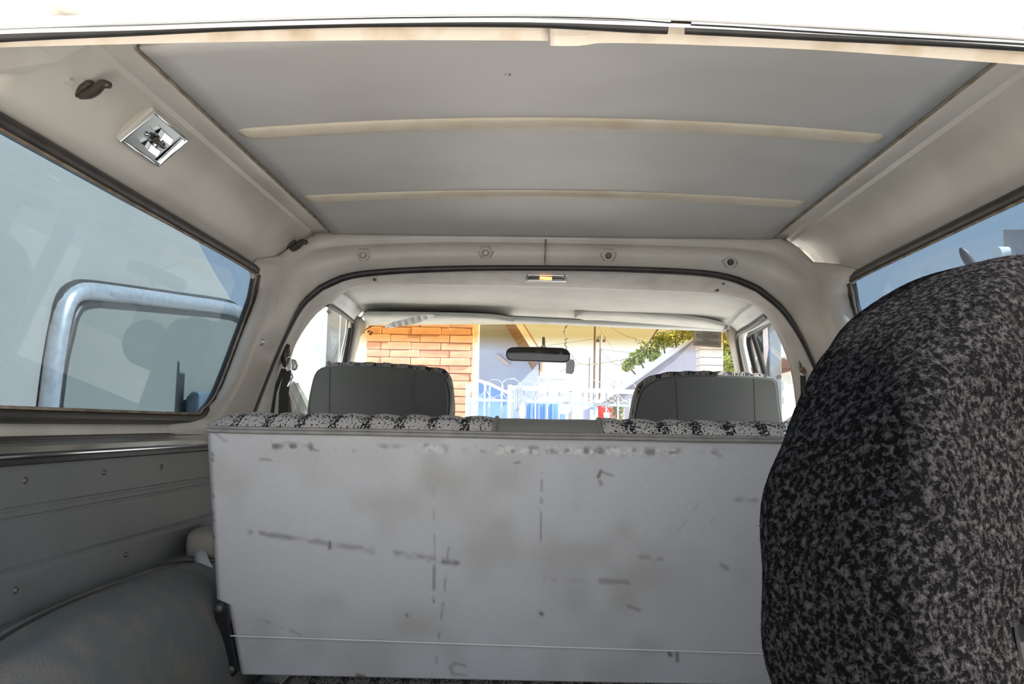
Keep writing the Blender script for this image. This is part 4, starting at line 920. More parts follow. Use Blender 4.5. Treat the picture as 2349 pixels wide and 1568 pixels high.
# neighbouring vehicle on the left: slab side, raked pillar, window in a bright tubular frame
VX = -2.0
VANP = mkx('pale_blue_grey_paint', (0.36, 0.325, 0.28), (0.335, 0.30, 0.26), rough=0.6, scale=1.5)
van = thing('neighbouring_van', (VX-0.5, 4.0, GROUND), 'pale blue-grey van parked alongside, seen through the left quarter window', 'van')
side = [(1.6, -1.1), (1.6, 1.75), (4.0, 1.70), (4.25, 1.45), (4.62, 1.12), (5.0, 0.93), (5.5, 0.72), (6.4, 0.66), (7.6, 0.60), (7.8, 0.2), (7.8, -1.1)]
prism('side_body', [(VX, y, z) for y, z in side], (-1.7, 0, 0), VANP, van, bv=0.03)
def vp(x, y, off=0.0): return np.array(atX(x, y, VX+off))
fr_ = [(98, 1000), (108, 950), (122, 840), (138, 745), (150, 700), (170, 675), (205, 668), (300, 678), (420, 693), (500, 703), (540, 712), (560, 728), (572, 760), (578, 820)]
tube('window_frame', spline([vp(x, y, 0.03) for x, y in fr_], 80), 0.040, mk('van_frame_alloy', (0.60, 0.59, 0.58), 0.32, 0.6, c2=(0.45, 0.44, 0.43), scale=30), van, seg=14)
tube('frame_gasket', spline([vp(x-10, y-10 if y < 720 else y, 0.012) for x, y in fr_], 80), 0.034, BLACKR, van, seg=8)
tube('frame_gasket', spline([vp(x+22, y+24 if y < 760 else y, 0.012) for x, y in fr_[:7]], 50), 0.022, BLACKR, van, seg=8)
prism('window_pane', [vp(x, y, 0.004) for x, y in ((115, 1010), (130, 850), (160, 700), (210, 680), (540, 715), (575, 760), (580, 1010))], (0.012, 0, 0), mk('van_window_glass', (0.20, 0.195, 0.165), 0.55, spec=0.1), van)
prism('side_mirror', [vp(x, y, 0.05) for x, y in ((420, 1010), (424, 910), (436, 897), (500, 897), (520, 910), (520, 1010))], (0.06, 0, 0), mkx('van_mirror_shell', (0.10, 0.13, 0.15), rough=0.4), van, bv=0.02)
for y_ in (2.4, 6.6):
    for x_ in (VX+0.0, VX-1.5):
        V, fs2 = tube_geo([(x_-0.21, y_, GROUND+0.36), (x_-0.01, y_, GROUND+0.36)], 0.36, 24); mesh('wheel', V, fs2, TIREM, van)

# adobe brick wall end: every brick a part
BR = mkx('painted_adobe', (0.80, 0.44, 0.29), (0.66, 0.33, 0.20), scale=5, bump=0.3, bscale=30)
BRJ = mkx('adobe_joint', (0.50, 0.26, 0.17), (0.40, 0.2, 0.13), scale=8)
YB = 11.0
pl_, pr_ = at(838, 850, YB), at(1085, 850, YB)
bw = thing('brick_wall', ((pl_[0]+pr_[0])/2, YB+0.2, GROUND), 'salmon adobe brick wall end behind the left bucket seat', 'wall')
wallbox('wall_core', pl_[0]+0.01, pr_[0]-0.01, YB+0.012, YB+0.28, GROUND, 2.2, BRJ, bw)
ch, bl_ = 0.1016, 0.40
zb = at(960, 960, YB)[2]; bmsh = {}
k = 0; z = zb
while z < 1.62:
    x = pl_[0]-(bl_*0.5 if k % 2 else 0.08)
    while x < pr_[0]-0.02:
        x0, x1 = max(x, pl_[0]), min(x+bl_, pr_[0]); w = x1-x0
        if w > 0.03:
            key = (round(w, 2), (k+int(x*10)) % 3)
            if key not in bmsh:
                j = RNG.normal(size=(8, 3))*0.0025
                hx, hy, hz = w/2-0.004, 0.02, ch/2-0.0045
                V = np.array([(a, b_, c_) for a in (-hx, hx) for b_ in (-hy, hy) for c_ in (-hz, hz)])+j
                o = mesh('brick', V+np.array(((x0+x1)/2, YB+0.012, z+ch/2)), [(0, 1, 3, 2), (4, 6, 7, 5), (0, 4, 5, 1), (2, 3, 7, 6), (0, 2, 6, 4), (1, 5, 7, 3)], BR, bw, origin=((x0+x1)/2, YB+0.012, z+ch/2)); bevel(o, 0.006, 1)
                bmsh[key] = o
            else:
                o = bmsh[key].copy(); COL.objects.link(o); o.parent = bw
                o.location = Vector(((x0+x1)/2, YB+0.012+RNG.normal()*0.003, z+ch/2))-wloc(bw)
        x += bl_
    z += ch; k += 1
WHT = mkx('white_masonry', (0.80, 0.79, 0.77), (0.72, 0.71, 0.69), scale=4)
pc_ = thing('corner_post', (at(1091, 850, 11.3)[0], 11.3, GROUND), 'white corner post at the right edge of the brick wall', 'post')
a_, b_ = at(1083, 850, 11.3), at(1096, 850, 11.3)
for i in range(26): wallbox('block', a_[0], b_[0], 11.3, 11.5, GROUND+i*0.12+0.003, GROUND+(i+1)*0.12, WHT, pc_)
a_, b_ = at(800, 850, 11.5), at(839, 850, 11.5)
wl = thing('white_wall', ((a_[0]+b_[0])/2, 11.7, GROUND), 'white wall strip at the left edge of the brick wall', 'wall'); wallbox('face', a_[0], b_[0], 11.5, 11.8, GROUND, 2.3, WHT, wl)
# bare twig by the left pillar
tw = thing('twig', at(825, 765, 10.0), 'dark bare twig with a few leaves beside the left windshield pillar', 'twig'); TWG = mkx('twig_bark', (0.05, 0.035, 0.02))
tube('stem', spline([at(*p) for p in ((800, 1215, 10.0), (802, 900, 10.0), (812, 800, 10.0), (828, 768, 10.0), (836, 757, 10.0), (850, 746, 10.0), (858, 744, 10))], 20), 0.006, TWG, tw, seg=6)
for lx, ly in ((833, 762), (846, 759), (852, 762), (848, 750), (856, 746), (850, 766)):
    c = at(lx, ly, 9.99); prism('leaf', [np.array(c)+np.array(v) for v in ((-0.02, 0, -0.01), (0.0, 0, -0.015), (0.022, 0, 0.004), (0.004, 0, 0.014))], (0, 0.004, 0), TWG, tw)

# gabled white house with brown soffit boards, left of the mirror
YH2 = 15.0
HW = mkx('house_shade_render', (0.47, 0.50, 0.58), (0.44, 0.47, 0.55), scale=2)  # white walls, their lavender shade put into the colour
SOF = mkx('brown_soffit', (0.34, 0.20, 0.11), (0.28, 0.16, 0.09), scale=6)
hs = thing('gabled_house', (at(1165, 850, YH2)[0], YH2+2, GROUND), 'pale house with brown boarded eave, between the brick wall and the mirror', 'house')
zr = lambda y: at(1200, y, YH2)[2]
wall_poly = pxp([(1093, 700), (1175, 700), (1246, 820), (1236, 890), (1234, 975)], YH2)
wall_poly = [np.array((p[0], YH2, p[2])) for p in wall_poly]; xr = wall_poly[-1][0]; xl_ = wall_poly[0][0]
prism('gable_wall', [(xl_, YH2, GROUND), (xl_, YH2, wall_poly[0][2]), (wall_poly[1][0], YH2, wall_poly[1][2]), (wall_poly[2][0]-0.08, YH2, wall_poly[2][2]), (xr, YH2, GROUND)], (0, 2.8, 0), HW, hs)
# eave: boards laid one after another down the rake, underside seen from below
r0, r1 = np.array(at(1163, 712, YH2-0.8)), np.array(at(1236, 828, YH2-0.8))
r0b, r1b = np.array(at(1140, 712, YH2)), np.array(at(1222, 850, YH2))
nb_ = 12
for i in range(nb_):
    f0, f1 = i/nb_, (i+0.9)/nb_
    q4 = [r0*(1-f0)+r1*f0, r0*(1-f1)+r1*f1, r0b*(1-f1)+r1b*f1, r0b*(1-f0)+r1b*f0]
    prism('soffit_board', q4, (0, 0, 0.03), SOF, hs)
prism('barge_board', [r0+np.array((0.0, -0.03, 0)), r1+np.array((0, -0.03, 0)), r1+np.array((0.10, -0.03, 0.03)), r0+np.array((0.10, -0.03, 0.03))], (0, 0.05, 0), WHT, hs)
prism('roof', [r0+np.array((0.02, 0, 0.05)), r1+np.array((0.02, 0, 0.05)), r1+np.array((0.06, 6, 0.05)), r0+np.array((0.06, 6, 0.05))], (0.05, 0, 0.08), SOF, hs)
prism('wall_vent_hood', pxp([(1136, 813), (1145, 815), (1170, 835), (1160, 836)], YH2-0.06), (0, 0.06, 0.0), mkx('peach_trim', (0.62, 0.50, 0.44)), hs)
# lower blue painted wall in front of the house
BLU = mkx('blue_paint', (0.20, 0.36, 0.72), (0.26, 0.43, 0.78), scale=4)
bwl = thing('blue_wall', (at(1120, 900, 13.5)[0], 13.5, GROUND), 'low blue painted block wall with its top sloped along a shadow edge behind the spear fence', 'wall')
pp_ = pxp([(1076, 862), (1094, 870), (1125, 880), (1166, 900), (1176, 906)], 13.5)  # slope of the top is a shadow edge turned into shape
prism('blockwork', [(pp_[0][0], 13.5, GROUND)]+pp_+[(pp_[-1][0], 13.5, GROUND)], (0, 0.2, 0), BLU, bwl)
prism('coping', [p+np.array((0, -0.02, -0.035)) for p in pp_]+[p+np.array((0, -0.02, 0.02)) for p in pp_[::-1]], (0, 0.24, 0), WHT, bwl)
# white building right of the mirror base
wb = thing('white_annex', (at(1265, 880, 18)[0], 19, GROUND), 'low white siding annex behind the gate under the mirror', 'shed')
a_, b_ = at(1238, 870, 18), at(1300, 870, 18)
for i in range(16):
    z0 = GROUND+i*0.16; 
    if z0 < at(1260, 832, 18)[2]: wallbox('siding_board', a_[0], b_[0], 18-0.01*(i % 2), 18.1, z0+0.004, z0+0.156, WHT, wb)

# spear topped fence, gate, coil, jug and razor wire
FE = mkx('grey_fence_steel', (0.42, 0.45, 0.49), rough=0.5); YF = 10.5
fn = thing('spear_fence', (at(1120, 950, YF)[0], YF, GROUND), 'grey spear topped steel fence beside the brick wall', 'fence')
def post(name, x, ytop, Y_, r_, mat, parent, sq=True):
    p = at(x, ytop, Y_)
    if sq: return wallbox(name, p[0]-r_, p[0]+r_, Y_-r_, Y_+r_, GROUND, p[2], mat, parent)
    return cyl(name, (p[0], Y_, GROUND), (p[0], Y_, p[2]), r_, mat, parent, seg=8)
for x in (1095, 1123, 1151):
    post('picket', x, 892, YF, 0.011, FE, fn); p = np.array(at(x, 892, YF)); cyl('spear_tip', p, p+np.array((0, 0, 0.055)), 0.016, FE, fn, seg=6, r1=0.002)
post('fence_post', 1074, 880, YF, 0.028, FE, fn); post('fence_post', 1082, 915, YF, 0.016, FE, fn)
for yy in (917, 1010):
    a_, b_ = at(1074, yy-0.5, YF), at(1166, yy+1.5, YF); prism('rail', [a_+np.array((0, -0.012, -0.017)), b_+np.array((0, -0.012, -0.017)), b_+np.array((0, -0.012, 0.017)), a_+np.array((0, -0.012, 0.017))], (0, 0.024, 0), FE, fn)
GW = mkx('white_gate_steel', (0.74, 0.73, 0.71), (0.6, 0.58, 0.55), rough=0.5); YG = 10.4
gt = thing('yard_gate', (at(1320, 950, YG)[0], YG, GROUND), 'long rolling yard gate with a white top beam and grey pickets', 'gate')
a_, b_ = np.array(at(1168, 889, YG)), np.array(at(1600, 903, YG))
prism('top_beam', [a_+np.array((0, 0, -0.027)), b_+np.array((0, 0, -0.027)), b_+np.array((0, 0, 0.027)), a_+np.array((0, 0, 0.027))], (0, 0.05, 0), GW, gt, bv=0.004)
wallbox('gate_post', at(1165, 880, YG)[0], at(1174, 880, YG)[0], YG-0.02, YG+0.03, GROUND, at(1170, 882, YG)[2], GW, gt)
wallbox('gate_post', at(1305, 880, YG)[0], at(1313, 880, YG)[0], YG+0.0, YG+0.05, GROUND, at(1309, 897, YG)[2], FE, gt)
a_, b_ = np.array(at(1174, 918, YG)), np.array(at(1600, 937, YG))
prism('mid_rail', [a_+np.array((0, 0.01, -0.017)), b_+np.array((0, 0.01, -0.017)), b_+np.array((0, 0.01, 0.017)), a_+np.array((0, 0.01, 0.017))], (0, 0.03, 0), FE, gt)
for i, x in enumerate(range(1202, 1590, 27)):
    post('picket', x, 893+(x-1202)*0.033, YG+0.02, 0.011, FE, gt)
prism('latch_box', pxp([(1394, 894), (1424, 895), (1424, 902), (1394, 901)], YG-0.03), (0, 0.03, 0), WHT, gt, bv=0.003)
tube('latch_hook', [at(1363, 891, YG-0.04), at(1363, 906, YG-0.04), at(1366, 909, YG-0.04), at(1368, 904, YG-0.04)], 0.010, FE, gt, seg=6)
cl = thing('hose_coil', at(1188, 912, YG-0.08), 'bundle of pale hose looped over the left end of the gate', 'hose')
for i in range(6):
    x0 = 1181+i*2.6; dy = [0, 3, -2, 2, -3, 1][i]
    tube('loop', spline([at(x0, 890, YG-0.07), at(x0+1.5, 883.5, YG-0.06), at(x0+3, 890, YG-0.05), at(x0+3, 930+dy, YG-0.05), at(x0+1.5, 940+dy, YG-0.06), at(x0, 930+dy, YG-0.07), at(x0, 890, YG-0.07)], 40), 0.006, mkx('hose_skin_%d' % i, (0.30, 0.38, 0.48) if i % 2 else (0.62, 0.64, 0.66)), cl, seg=6)
jg = thing('white_jug', at(1199, 960, YG-0.1), 'white plastic jug hanging on the gate under the hose', 'jug')
V, fs2 = sphere_geo(at(1198, 943, YG-0.10), (0.040, 0.03, 0.085), 3.2, 18, 12); mesh('body', V, fs2, WHT, jg, smooth=True)
cyl('neck', at(1199, 929, YG-0.1), at(1200, 922, YG-0.1), 0.018, WHT, jg, seg=12)
rz = thing('razor_wire', at(1300, 885, 10.6), 'coil of razor wire running above the gate and fence', 'wire'); RZM = mkx('galvanised_wire', (0.66, 0.68, 0.70), rough=0.4)
for i in range(11):
    cx_ = 1105+i*38; cyy = 893+0.02*(cx_-1105); rr = 30*(0.85+0.2*((i*7) % 5)/4)
    ring = [np.array(at(cx_+rr*math.cos(t_)+t_*6-18, cyy-rr*0.85*math.sin(t_), 10.6+0.10*math.sin(t_*0.5))) for t_ in np.linspace(-0.6, 2*PI-0.6, 28)]
    tube('loop', ring, 0.0035, RZM, rz, seg=5)
    if i % 2 == 0:
        for t_ in (0.6, 1.4, 2.2): 
            p = np.array(at(cx_+rr*math.cos(t_)+t_*6-18, cyy-rr*0.85*math.sin(t_), 10.59)); tube('barb', [p-np.array((0.022, 0, 0.008)), p+np.array((0.022, 0, 0.008))], 0.004, RZM, rz, seg=4)

for x in (1112, 1300, 1480):
    p = at(x, 880, 10.6); tube('stake', [(p[0], 10.62, GROUND), tuple(p)], 0.010, RZM, rz, seg=6)
# things in the yard behind the gate
bb_ = thing('blue_container', (at(1245, 950, 14)[0], 14.2, GROUND), 'blue metal container behind the gate under the mirror', 'container')
a_, b_ = at(1208, 924, 14), at(1282, 926, 14)
n_c = 9
for i in range(n_c):
    x0 = a_[0]+(b_[0]-a_[0])*i/n_c; x1 = a_[0]+(b_[0]-a_[0])*(i+0.93)/n_c
    wallbox('panel', x0, x1, 14-0.02*(i % 2), 14.1, GROUND, a_[2], BLU, bb_)
wallbox('body', a_[0], b_[0], 14.1, 14.8, GROUND, a_[2]-0.01, BLU, bb_)
bs = thing('blue_crates', (at(1290, 950, 13.7)[0], 13.7, GROUND), 'stack of blue crates right of the blue container', 'crate')
for i in range(8): wallbox('crate', at(1281, 950, 13.7)[0], at(1298, 950, 13.7)[0], 13.7, 13.95, GROUND+0.2*i+0.01, min(GROUND+0.2*(i+1), at(1290, 928, 13.7)[2]), BLU, bs, 0.01) if GROUND+0.2*i+0.05 < at(1290, 928, 13.7)[2] else None
RED = mkx('red_plastic', (0.72, 0.06, 0.05), (0.62, 0.05, 0.04), rough=0.4)
ts = thing('toy_slide', (at(1390, 955, 12)[0], 12.2, GROUND), 'red plastic play slide behind the gate pickets', 'slide')
prism('chute', [(at(1371, 935, 12)[0], 12, GROUND)]+pxp([(1371, 936), (1378, 931), (1392, 934), (1402, 948), (1404, 962)], 12)+[(at(1412, 960, 12)[0], 12, GROUND)], (0, 0.45, 0), RED, ts, bv=0.02)
tube('handrail', spline(pxp([(1372, 934), (1380, 927), (1392, 931), (1402, 945)], 11.97), 16), 0.018, RED, ts, seg=8)
prism('number_board', pxp([(1384, 946), (1398, 945), (1400, 958), (1385, 958)], 11.98), (0, 0.02, 0), WHT, ts)
wc = thing('white_drum', (at(1363, 945, 12)[0], 12, GROUND), 'white plastic drum left of the red slide', 'drum'); p = at(1363, 938, 12); cyl('body', (p[0], 12, GROUND), (p[0], 12, p[2]), 0.06, WHT, wc, seg=18, bv=0.01); cyl('lid', (p[0], 12, p[2]), (p[0], 12, p[2]+0.03), 0.064, BLU, wc, seg=18)

# long gable, its shade put into the lilac colour, with block pillar
LAV = mkx('lilac_shade_render', (0.33, 0.335, 0.41), (0.30, 0.305, 0.38), scale=1.5); YL2 = 13.0
lv = thing('gable_end', (at(1540, 900, YL2)[0], YL2+2, GROUND), 'large plain gable end in a lilac-grey shade tone with a long sloping roof line', 'house')
pp_ = pxp([(1370, 932), (1400, 912), (1440, 888), (1500, 845), (1560, 802), (1607, 768)], YL2)
prism('wall', [(pp_[0][0], YL2, GROUND)]+pp_+[(at(1640, 760, YL2)[0], YL2, pp_[-1][2]), (at(1640, 760, YL2)[0], YL2, GROUND)], (0, 4, 0), LAV, lv)
prism('roof_edge', [p+np.array((0, -0.06, 0)) for p in pp_]+[p+np.array((-0.006, -0.06, 0.014)) for p in pp_[::-1]], (0, 4.1, 0), mkx('roof_edge_paint', (0.40, 0.41, 0.47)), lv)
YP = 11.5
bpil = thing('block_pillar', (at(1632, 900, YP)[0], YP, GROUND), 'white block pillar under the caution sticker', 'pillar')
a_, b_ = at(1606, 850, YP), at(1659, 850, YP); zt = at(1632, 745, YP)[2]; i = 0; hB = 0.108
while GROUND+i*hB < zt:
    if i == 0: wallbox('core', a_[0]+0.012, b_[0]-0.012, YP+0.012, YP+0.3, GROUND, zt, LAV, bpil)
    wallbox('block', a_[0], b_[0], YP, YP+0.31, GROUND+i*hB+0.004, GROUND+(i+1)*hB-0.004, mkx('pillar_block', (0.60, 0.56, 0.53), (0.52, 0.48, 0.46)) if 'pillar_block' not in bpy.data.materials else bpy.data.materials['pillar_block'], bpil, 0.004); i += 1

# brown roofed house on the right
BRN = mkx('brown_boards', (0.25, 0.12, 0.085), (0.19, 0.09, 0.065), scale=5)
bh = thing('brown_gabled_house', (at(1750, 880, 22)[0], 24, GROUND), 'brown gabled house across the street, right of the block pillar', 'house')
pk = pxp([(1600, 880), (1700, 846), (1792, 818), (1850, 838), (1960, 880)], 22)
prism('gable', pk+[(pk[-1][0], 22, pk[-1][2]-0.1), (pk[0][0], 22, pk[0][2]-0.1)], (0, 6, 0), BRN, bh)
for j in range(4):
    zz = pk[0][2]+0.06+j*0.13
    prism('gable_board', [np.array((np.interp(zz, [pk[0][2], pk[2][2]], [pk[0][0], pk[2][0]]), 21.96, zz)), np.array((np.interp(zz, [pk[4][2], pk[2][2]], [pk[4][0], pk[2][0]]), 21.96, zz)), np.array((np.interp(zz+0.1, [pk[4][2], pk[2][2]], [pk[4][0], pk[2][0]]), 21.98, zz+0.1)), np.array((np.interp(zz+0.1, [pk[0][2], pk[2][2]], [pk[0][0], pk[2][0]]), 21.98, zz+0.1))], (0, 0.04, 0), BRN, bh)
RFE = mkx('pale_fascia', (0.55, 0.52, 0.55))
for i0, i1 in ((0, 2), (2, 4)):
    prism('fascia', [pk[i0]+np.array((0, -0.3, -0.02)), pk[i1]+np.array((0, -0.3, -0.02)), pk[i1]+np.array((0, -0.3, 0.10)), pk[i0]+np.array((0, -0.3, 0.10))], (0, 6.6, 0), RFE, bh)
prism('wall', [(pk[0][0]+0.3, 22.3, GROUND), (pk[-1][0]-0.3, 22.3, GROUND), (pk[-1][0]-0.3, 22.3, pk[-1][2]), (pk[0][0]+0.3, 22.3, pk[0][2])], (0, 5, 0), mkx('dark_house_wall', (0.20, 0.19, 0.23)), bh)
wv = thing('white_truck', (at(1815, 930, 14)[0], 14.5, GROUND), 'white box truck in sunlight behind the right door window', 'truck')
tb = pxp([(1762, 872), (1790, 864), (1860, 846), (1990, 846), (1990, 1000), (1762, 1000)], 14)
prism('box_body', [(tb[0][0], 14, GROUND+0.5)]+tb[:4]+[(tb[3][0], 14, GROUND+0.5)], (0, 3, 0), WHT, wv)
prism('box_edge', [tb[0]+np.array((0, -0.03, -0.02)), tb[1]+np.array((0, -0.03, -0.02)), tb[2]+np.array((0, -0.03, -0.02)), tb[2]+np.array((0, -0.03, 0.05)), tb[1]+np.array((0, -0.03, 0.05)), tb[0]+np.array((0, -0.03, 0.05))], (0, 0.1, 0), mkx('tan_edge', (0.6, 0.5, 0.42)), wv)
for q_ in ([(1787, 888), (1797, 876), (1800, 892), (1789, 905)], [(1789, 912), (1798, 908), (1799, 925), (1791, 930)]):
    prism('side_vent', pxp(q_, 13.97), (0, 0.05, 0), mkx('vent_grey', (0.45, 0.46, 0.48)) if 'vent_grey' not in bpy.data.materials else bpy.data.materials['vent_grey'], wv)
for x_ in (tb[0][0]+0.4, tb[3][0]-0.4):
    V, fs2 = tube_geo([(x_, 13.95, GROUND+0.4), (x_, 14.25, GROUND+0.4)], 0.4, 20); mesh('wheel', V, fs2, TIREM, wv)
lw = thing('garden_wall', (at(700, 890, 9)[0], 9, GROUND), 'grey-lilac garden wall beyond the left door window', 'wall')
a_, b_ = at(560, 872, 9), at(716, 876, 9); wallbox('face', a_[0], b_[0], 9, 9.2, GROUND, a_[2], mkx('wall_lilac', (0.42, 0.40, 0.45)), lw)

# steel posts just outside both doors
SP = mkx('galvanised_post', (0.24, 0.245, 0.26), (0.20, 0.205, 0.22), rough=0.5, scale=10)
for (x0, x1, yt, yb_, lab) in ((749, 776, 690, 832, 'grey galvanised steel post outside the left door window'), (1767, 1792, 715, 864, 'grey galvanised steel post outside the right door window')):
    a_, b_ = at(x0, 780, 4.4), at(x1, 780, 4.4)
    pst = thing('steel_post', ((a_[0]+b_[0])/2, 4.4, GROUND), lab, 'post', 'steel posts beside the doors')
    wallbox('upright', a_[0], b_[0], 4.4, 4.43, GROUND, 1.2, SP, pst, 0.003)
    sgn = 1 if x0 < 1000 else -1
    e0 = b_[0] if sgn > 0 else a_[0]
    wallbox('flange', e0, e0+sgn*0.035, 4.43, 4.44, GROUND, 1.2, SP, pst)
    wallbox('web', e0-0.003, e0+0.003, 4.40, 4.5, GROUND, 1.2, SP, pst)
    mxx = (x0+x1)/2-8*sgn
    for yy, big in ((yt+24, 1), (yb_, 0)):
        c = np.array(at(mxx, yy, 4.39))
        cyl('bolt_hole', c+np.array((0, 0.015, 0)), c+np.array((0, -0.004, 0)), 0.011, DARKPL, pst, seg=12)
        if big: 
            cyl('bolt_nut', np.array(at(mxx+2, yy-12, 4.39))+np.array((0, 0.02, 0)), np.array(at(mxx+2, yy-12, 4.37)), 0.013, STEEL, pst, seg=6)
sm = thing('door_mirror', at(1743, 785, 3.6), 'black door mirror with a pink reflection coloured into its glass outside the right vent window', 'mirror')
prism('shell', pxp([(1738, 752), (1750, 752), (1753, 765), (1753, 800), (1748, 815), (1740, 815), (1736, 790)], 3.6), (0, 0.09, 0), BLACKM, sm, bv=0.012)
prism('glass', pxp([(1750, 758), (1761, 750), (1763, 800), (1757, 840), (1752, 815)], 3.59), (0, 0.01, 0), mk('mirror_pink_reflection', (0.75, 0.62, 0.60), 0.2, 0.6), sm)  # pink reflection put into the glass colour
tube('arm', [at(1742, 812, 3.62), at(1738, 850, 3.5), at(1722, 900, 3.2)], 0.010, BLACKM, sm)

# utility poles and wires
WD = mkx('weathered_wood', (0.20, 0.15, 0.13), (0.15, 0.11, 0.09)); 
def upole(label, x, ytop, Y_, w, arms=()):
    p = at(x, ytop, Y_); up = thing('utility_pole', (p[0], Y_, GROUND), label, 'pole')
    cyl('shaft', (p[0]-0.0, Y_, GROUND), (p[0]+0.03, Y_, p[2]), w*1.1, WD, up, seg=10, r1=w)
    for yy, hw_ in arms:
        q_ = at(x, yy, Y_); wallbox('cross_arm', q_[0]-hw_, q_[0]+hw_, Y_-0.16, Y_-0.08, q_[2]-0.05, q_[2]+0.05, WD, up)
        for f in (-0.9, -0.4, 0.4, 0.9): cyl('insulator', (q_[0]+hw_*f, Y_-0.12, q_[2]+0.05), (q_[0]+hw_*f, Y_-0.12, q_[2]+0.18), 0.03, STEEL, up, seg=8)
    return up
upole('tall wooden utility pole right of the mirror, running out of the top of the windshield', 1364, 690, 30, 0.040)
up2 = upole('shorter wooden utility pole with a cross arm, right of the tall one', 1376, 768, 33, 0.042, ((782, 0.21),))
p = at(1378, 800, 32.8); cyl('transformer', p, p+np.array((0, 0, 0.55)), 0.06, mkx('transformer_grey', (0.4, 0.45, 0.5)), up2, seg=12)
upole('thin pale pole left of the tall utility pole', 1351, 820, 36, 0.022)
WR = mkx('wire_black', (0.16, 0.17, 0.20))
for i, (lab, pts, rr) in enumerate((('thick service cable sagging from the poles up to the visor edge', ((1378, 798, 30), (1400, 828, 27), (1420, 837, 24), (1450, 826, 20), (1480, 797, 16), (1500, 768, 13), (1520, 742, 11)), 0.010),
        ('second service cable running steeply up to the right visor', ((1466, 812, 20), (1488, 786, 17), (1505, 760, 14), (1516, 738, 12)), 0.014),
        ('thin power line crossing the tint band toward the tree', ((1364, 720, 30), (1420, 762, 24), (1480, 782, 19), (1560, 800, 15)), 0.006),
        ('thin power line level with the cross arm of the short pole', ((1240, 795, 40), (1300, 786, 37), (1376, 775, 33)), 0.008),
        ('thin blue-grey wire from the short pole to the service cable', ((1376, 800, 33), (1420, 806, 28), (1470, 809, 22)), 0.008),
        ('slack wire falling from the tall pole behind the crack', ((1366, 735, 30), (1385, 770, 28), (1410, 805, 25), (1430, 830, 22)), 0.005))):
    w_ = tube('power_line', spline([at(*p) for p in pts], 40), rr, WR, None, seg=5); tag(w_, lab, 'wire')

# trees: branches and loose leaf sprays
def tree(label, clusters, Y_, c1, c2, base_x, seed, n=260, size=0.10):
    rg = np.random.default_rng(seed)
    pb = at(base_x, 900, Y_); tr_ = thing('leafy_tree', (pb[0], Y_, GROUND), label, 'tree')
    BK = mkx('bark_%d' % seed, (0.16, 0.12, 0.09))
    cyl('trunk', (pb[0], Y_, GROUND), (pb[0], Y_, 0.3), 0.14, BK, tr_, seg=10, r1=0.09)
    V = []; fs = []
    for (x, y, rpx) in clusters:
        c = np.array(at(x, y, Y_)); R_ = rpx*Y_/F
        tube('branch', spline([(pb[0], Y_, 0.1), ((pb[0]+c[0])/2, Y_+0.1, (0.3+c[2])/2-0.1), tuple(c)], 10), np.linspace(0.06, 0.012, 10), BK, tr_, seg=6)
        for _ in range(n):
            v = rg.normal(size=3); v /= np.linalg.norm(v); p = c+v*R_*rg.random()**0.45*np.array((1, 1, 0.85))
            a = rg.normal(size=3); a /= np.linalg.norm(a); b3 = np.cross(a, rg.normal(size=3)); b3 /= np.linalg.norm(b3)
            s_ = size*(0.5+rg.random()); k0 = len(V)
            V += [p-a*s_*0.5, p+b3*s_*0.2, p+a*s_*0.5, p-b3*s_*0.2]; fs.append((k0, k0+1, k0+2, k0+3))
    m_ = mkx('leaf_%d' % seed, c1, c2, scale=2.5, lo=0.4, hi=0.6)
    o = mesh('foliage', V, fs, m_, tr_); o['kind'] = 'stuff'
    return tr_
tree('green tree rising behind the long sloping roof line', [(1440, 838, 16), (1462, 820, 20), (1490, 800, 24), (1520, 782, 24), (1550, 770, 30), (1585, 755, 30), (1620, 745, 30), (1500, 815, 18)], 18, (0.30, 0.38, 0.10), (0.42, 0.46, 0.18), 1560, 11, n=300)
tree('yellow-green tree between the block pillar and the right windshield pillar', [(1665, 780, 26), (1685, 800, 24), (1660, 820, 22), (1690, 835, 18), (1668, 843, 14)], 16, (0.36, 0.38, 0.08), (0.46, 0.47, 0.14), 1675, 12, n=420, size=0.12)
tree('distant dark green tree above the brown gabled house', [(1822, 785, 14), (1832, 800, 12), (1850, 790, 16)], 30, (0.14, 0.20, 0.09), (0.20, 0.27, 0.12), 1835, 13, n=260, size=0.14)
sh = thing('bare_shrub', (at(1400, 900, 25)[0], 25, GROUND), 'bare twiggy shrub above the gate beam beside the poles', 'shrub')
for i in range(14):
    x0 = 1385+i*4; tube('twig', spline([(at(1410, 930, 25)[0]+0.05*i-0.35, 25, GROUND), at(1410, 930, 25), at((1410+x0)/2+RNG.normal()*4, 900, 25), at(x0+RNG.normal()*6, 855+RNG.random()*25, 25)], 10), np.linspace(0.02, 0.006, 10), mkx('dry_twig', (0.35, 0.33, 0.30)) if 'dry_twig' not in bpy.data.materials else bpy.data.materials['dry_twig'], sh, seg=4)
sb = thing('leafy_shrub', (at(1420, 945, 13.5)[0], 12.6, GROUND), 'small leafy shrub right of the red slide', 'shrub')
V = []; fs = []
for _ in range(500):
    p = np.array(at(1418+RNG.normal()*6, 945+RNG.normal()*10, 12.5)); a = RNG.normal(size=3)*0.03; b3 = RNG.normal(size=3)*0.02; k0 = len(V); V += [p-a, p+b3, p+a]; fs.append((k0, k0+1, k0+2))
o = mesh('foliage', V, fs, mkx('shrub_leaf', (0.32, 0.42, 0.26), (0.45, 0.52, 0.4)), sb); o['kind'] = 'stuff'
tube('stem', [(at(1418, 945, 12.5)[0], 12.5, GROUND), at(1418, 945, 12.5)], 0.02, mkx('shrub_stem', (0.2, 0.15, 0.1)), sb)

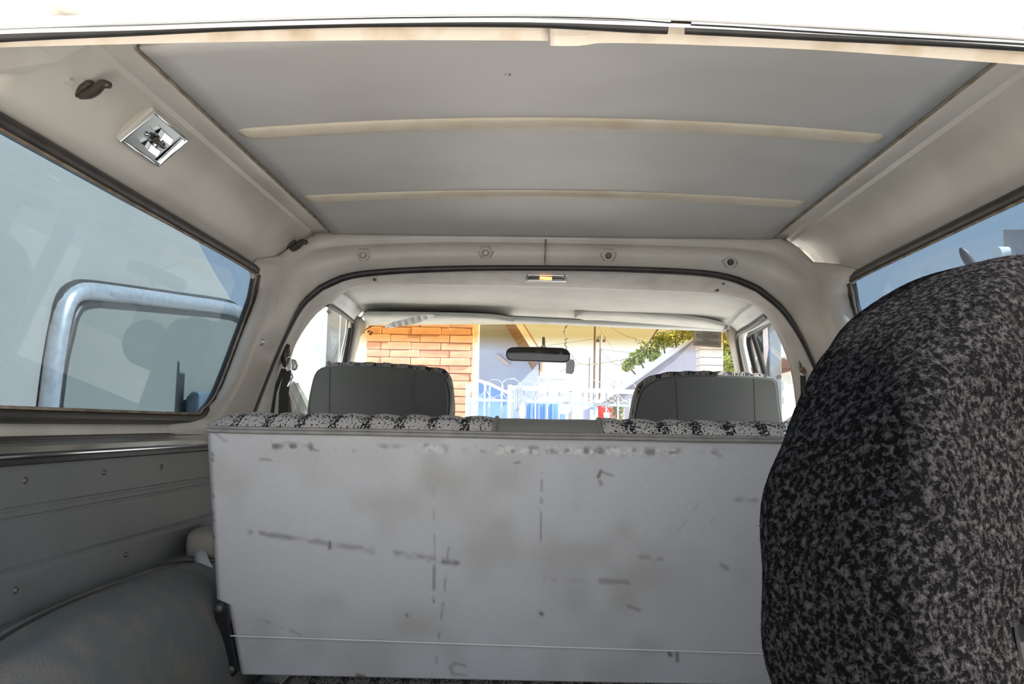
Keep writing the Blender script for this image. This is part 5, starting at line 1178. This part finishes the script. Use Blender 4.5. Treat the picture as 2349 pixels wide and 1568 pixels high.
# right side through the quarter window: house corner with a lamp, dark oval dish
hc = thing('grey_house', (6.3, 8.2, GROUND), 'grey house corner with a flat roof beyond the right quarter window', 'house')
q_ = at(2302, 548, 7.0); HGm = mkx('grey_render', (0.42, 0.38, 0.37), (0.36, 0.33, 0.32))
fp = [(q_[0], 7.0), (q_[0]*10/7+0.25, 10.0), (9.5, 9.2), (9.5, 6.4)]
prism('wall', [(x, y, GROUND) for x, y in fp], (0, 0, q_[2]-0.12-GROUND), HGm, hc); prism('parapet', [(x, y, q_[2]-0.12) for x, y in fp], (0, 0, 0.2), HGm, hc)
fl = thing('wall_lamp', at(2303, 580, 6.9), 'small white flood lamp on the corner of the grey house', 'lamp')
c = np.array(at(2312, 575, 6.9)); cyl('lamp_head', c, c+np.array((-0.10, -0.02, -0.02)), 0.035, WHT, fl, seg=14, r1=0.05); cyl('bracket', c, c+np.array((0.06, 0.1, 0)), 0.02, WHT, fl)
ds = thing('oval_dish', at(2222, 595, 5.5), 'dark oval dish on a mast beyond the right quarter window', 'dish')
V, fs2 = sphere_geo((0, 0, 0), (0.035, 0.02, 0.10), 2, 20, 12); V = np.array(V); ca_, sa_ = math.cos(0.55), math.sin(0.55)
V = np.stack([V[:, 0]*ca_-V[:, 2]*sa_, V[:, 1], V[:, 0]*sa_+V[:, 2]*ca_], 1)+np.array(at(2222, 597, 5.5)); mesh('dish', V, fs2, mkx('dish_grey', (0.08, 0.085, 0.10), rough=0.5), ds, smooth=True)
p = np.array(at(2240, 625, 5.55)); tube('mast', [(p[0]+0.1, 5.6, GROUND), (p[0]+0.1, 5.6, p[2]-0.1), tuple(p), tuple(np.array(at(2226, 600, 5.52)))], 0.015, FE, ds)
hb = thing('low_house', (at(1940, 740, 30)[0]+2, 32, GROUND), 'distant low house roof at the foot of the right quarter window', 'house')
a_ = at(1900, 730, 30); wallbox('wall', a_[0], a_[0]+6, 30, 34, GROUND, a_[2]-0.4, HGm, hb); prism('roof', [(a_[0]-0.3, 29.6, a_[2]-0.4), (a_[0]+6.3, 29.6, a_[2]-0.4), (a_[0]+3, 29.6, a_[2]+0.4)], (0, 5, 0), BRN, hb)
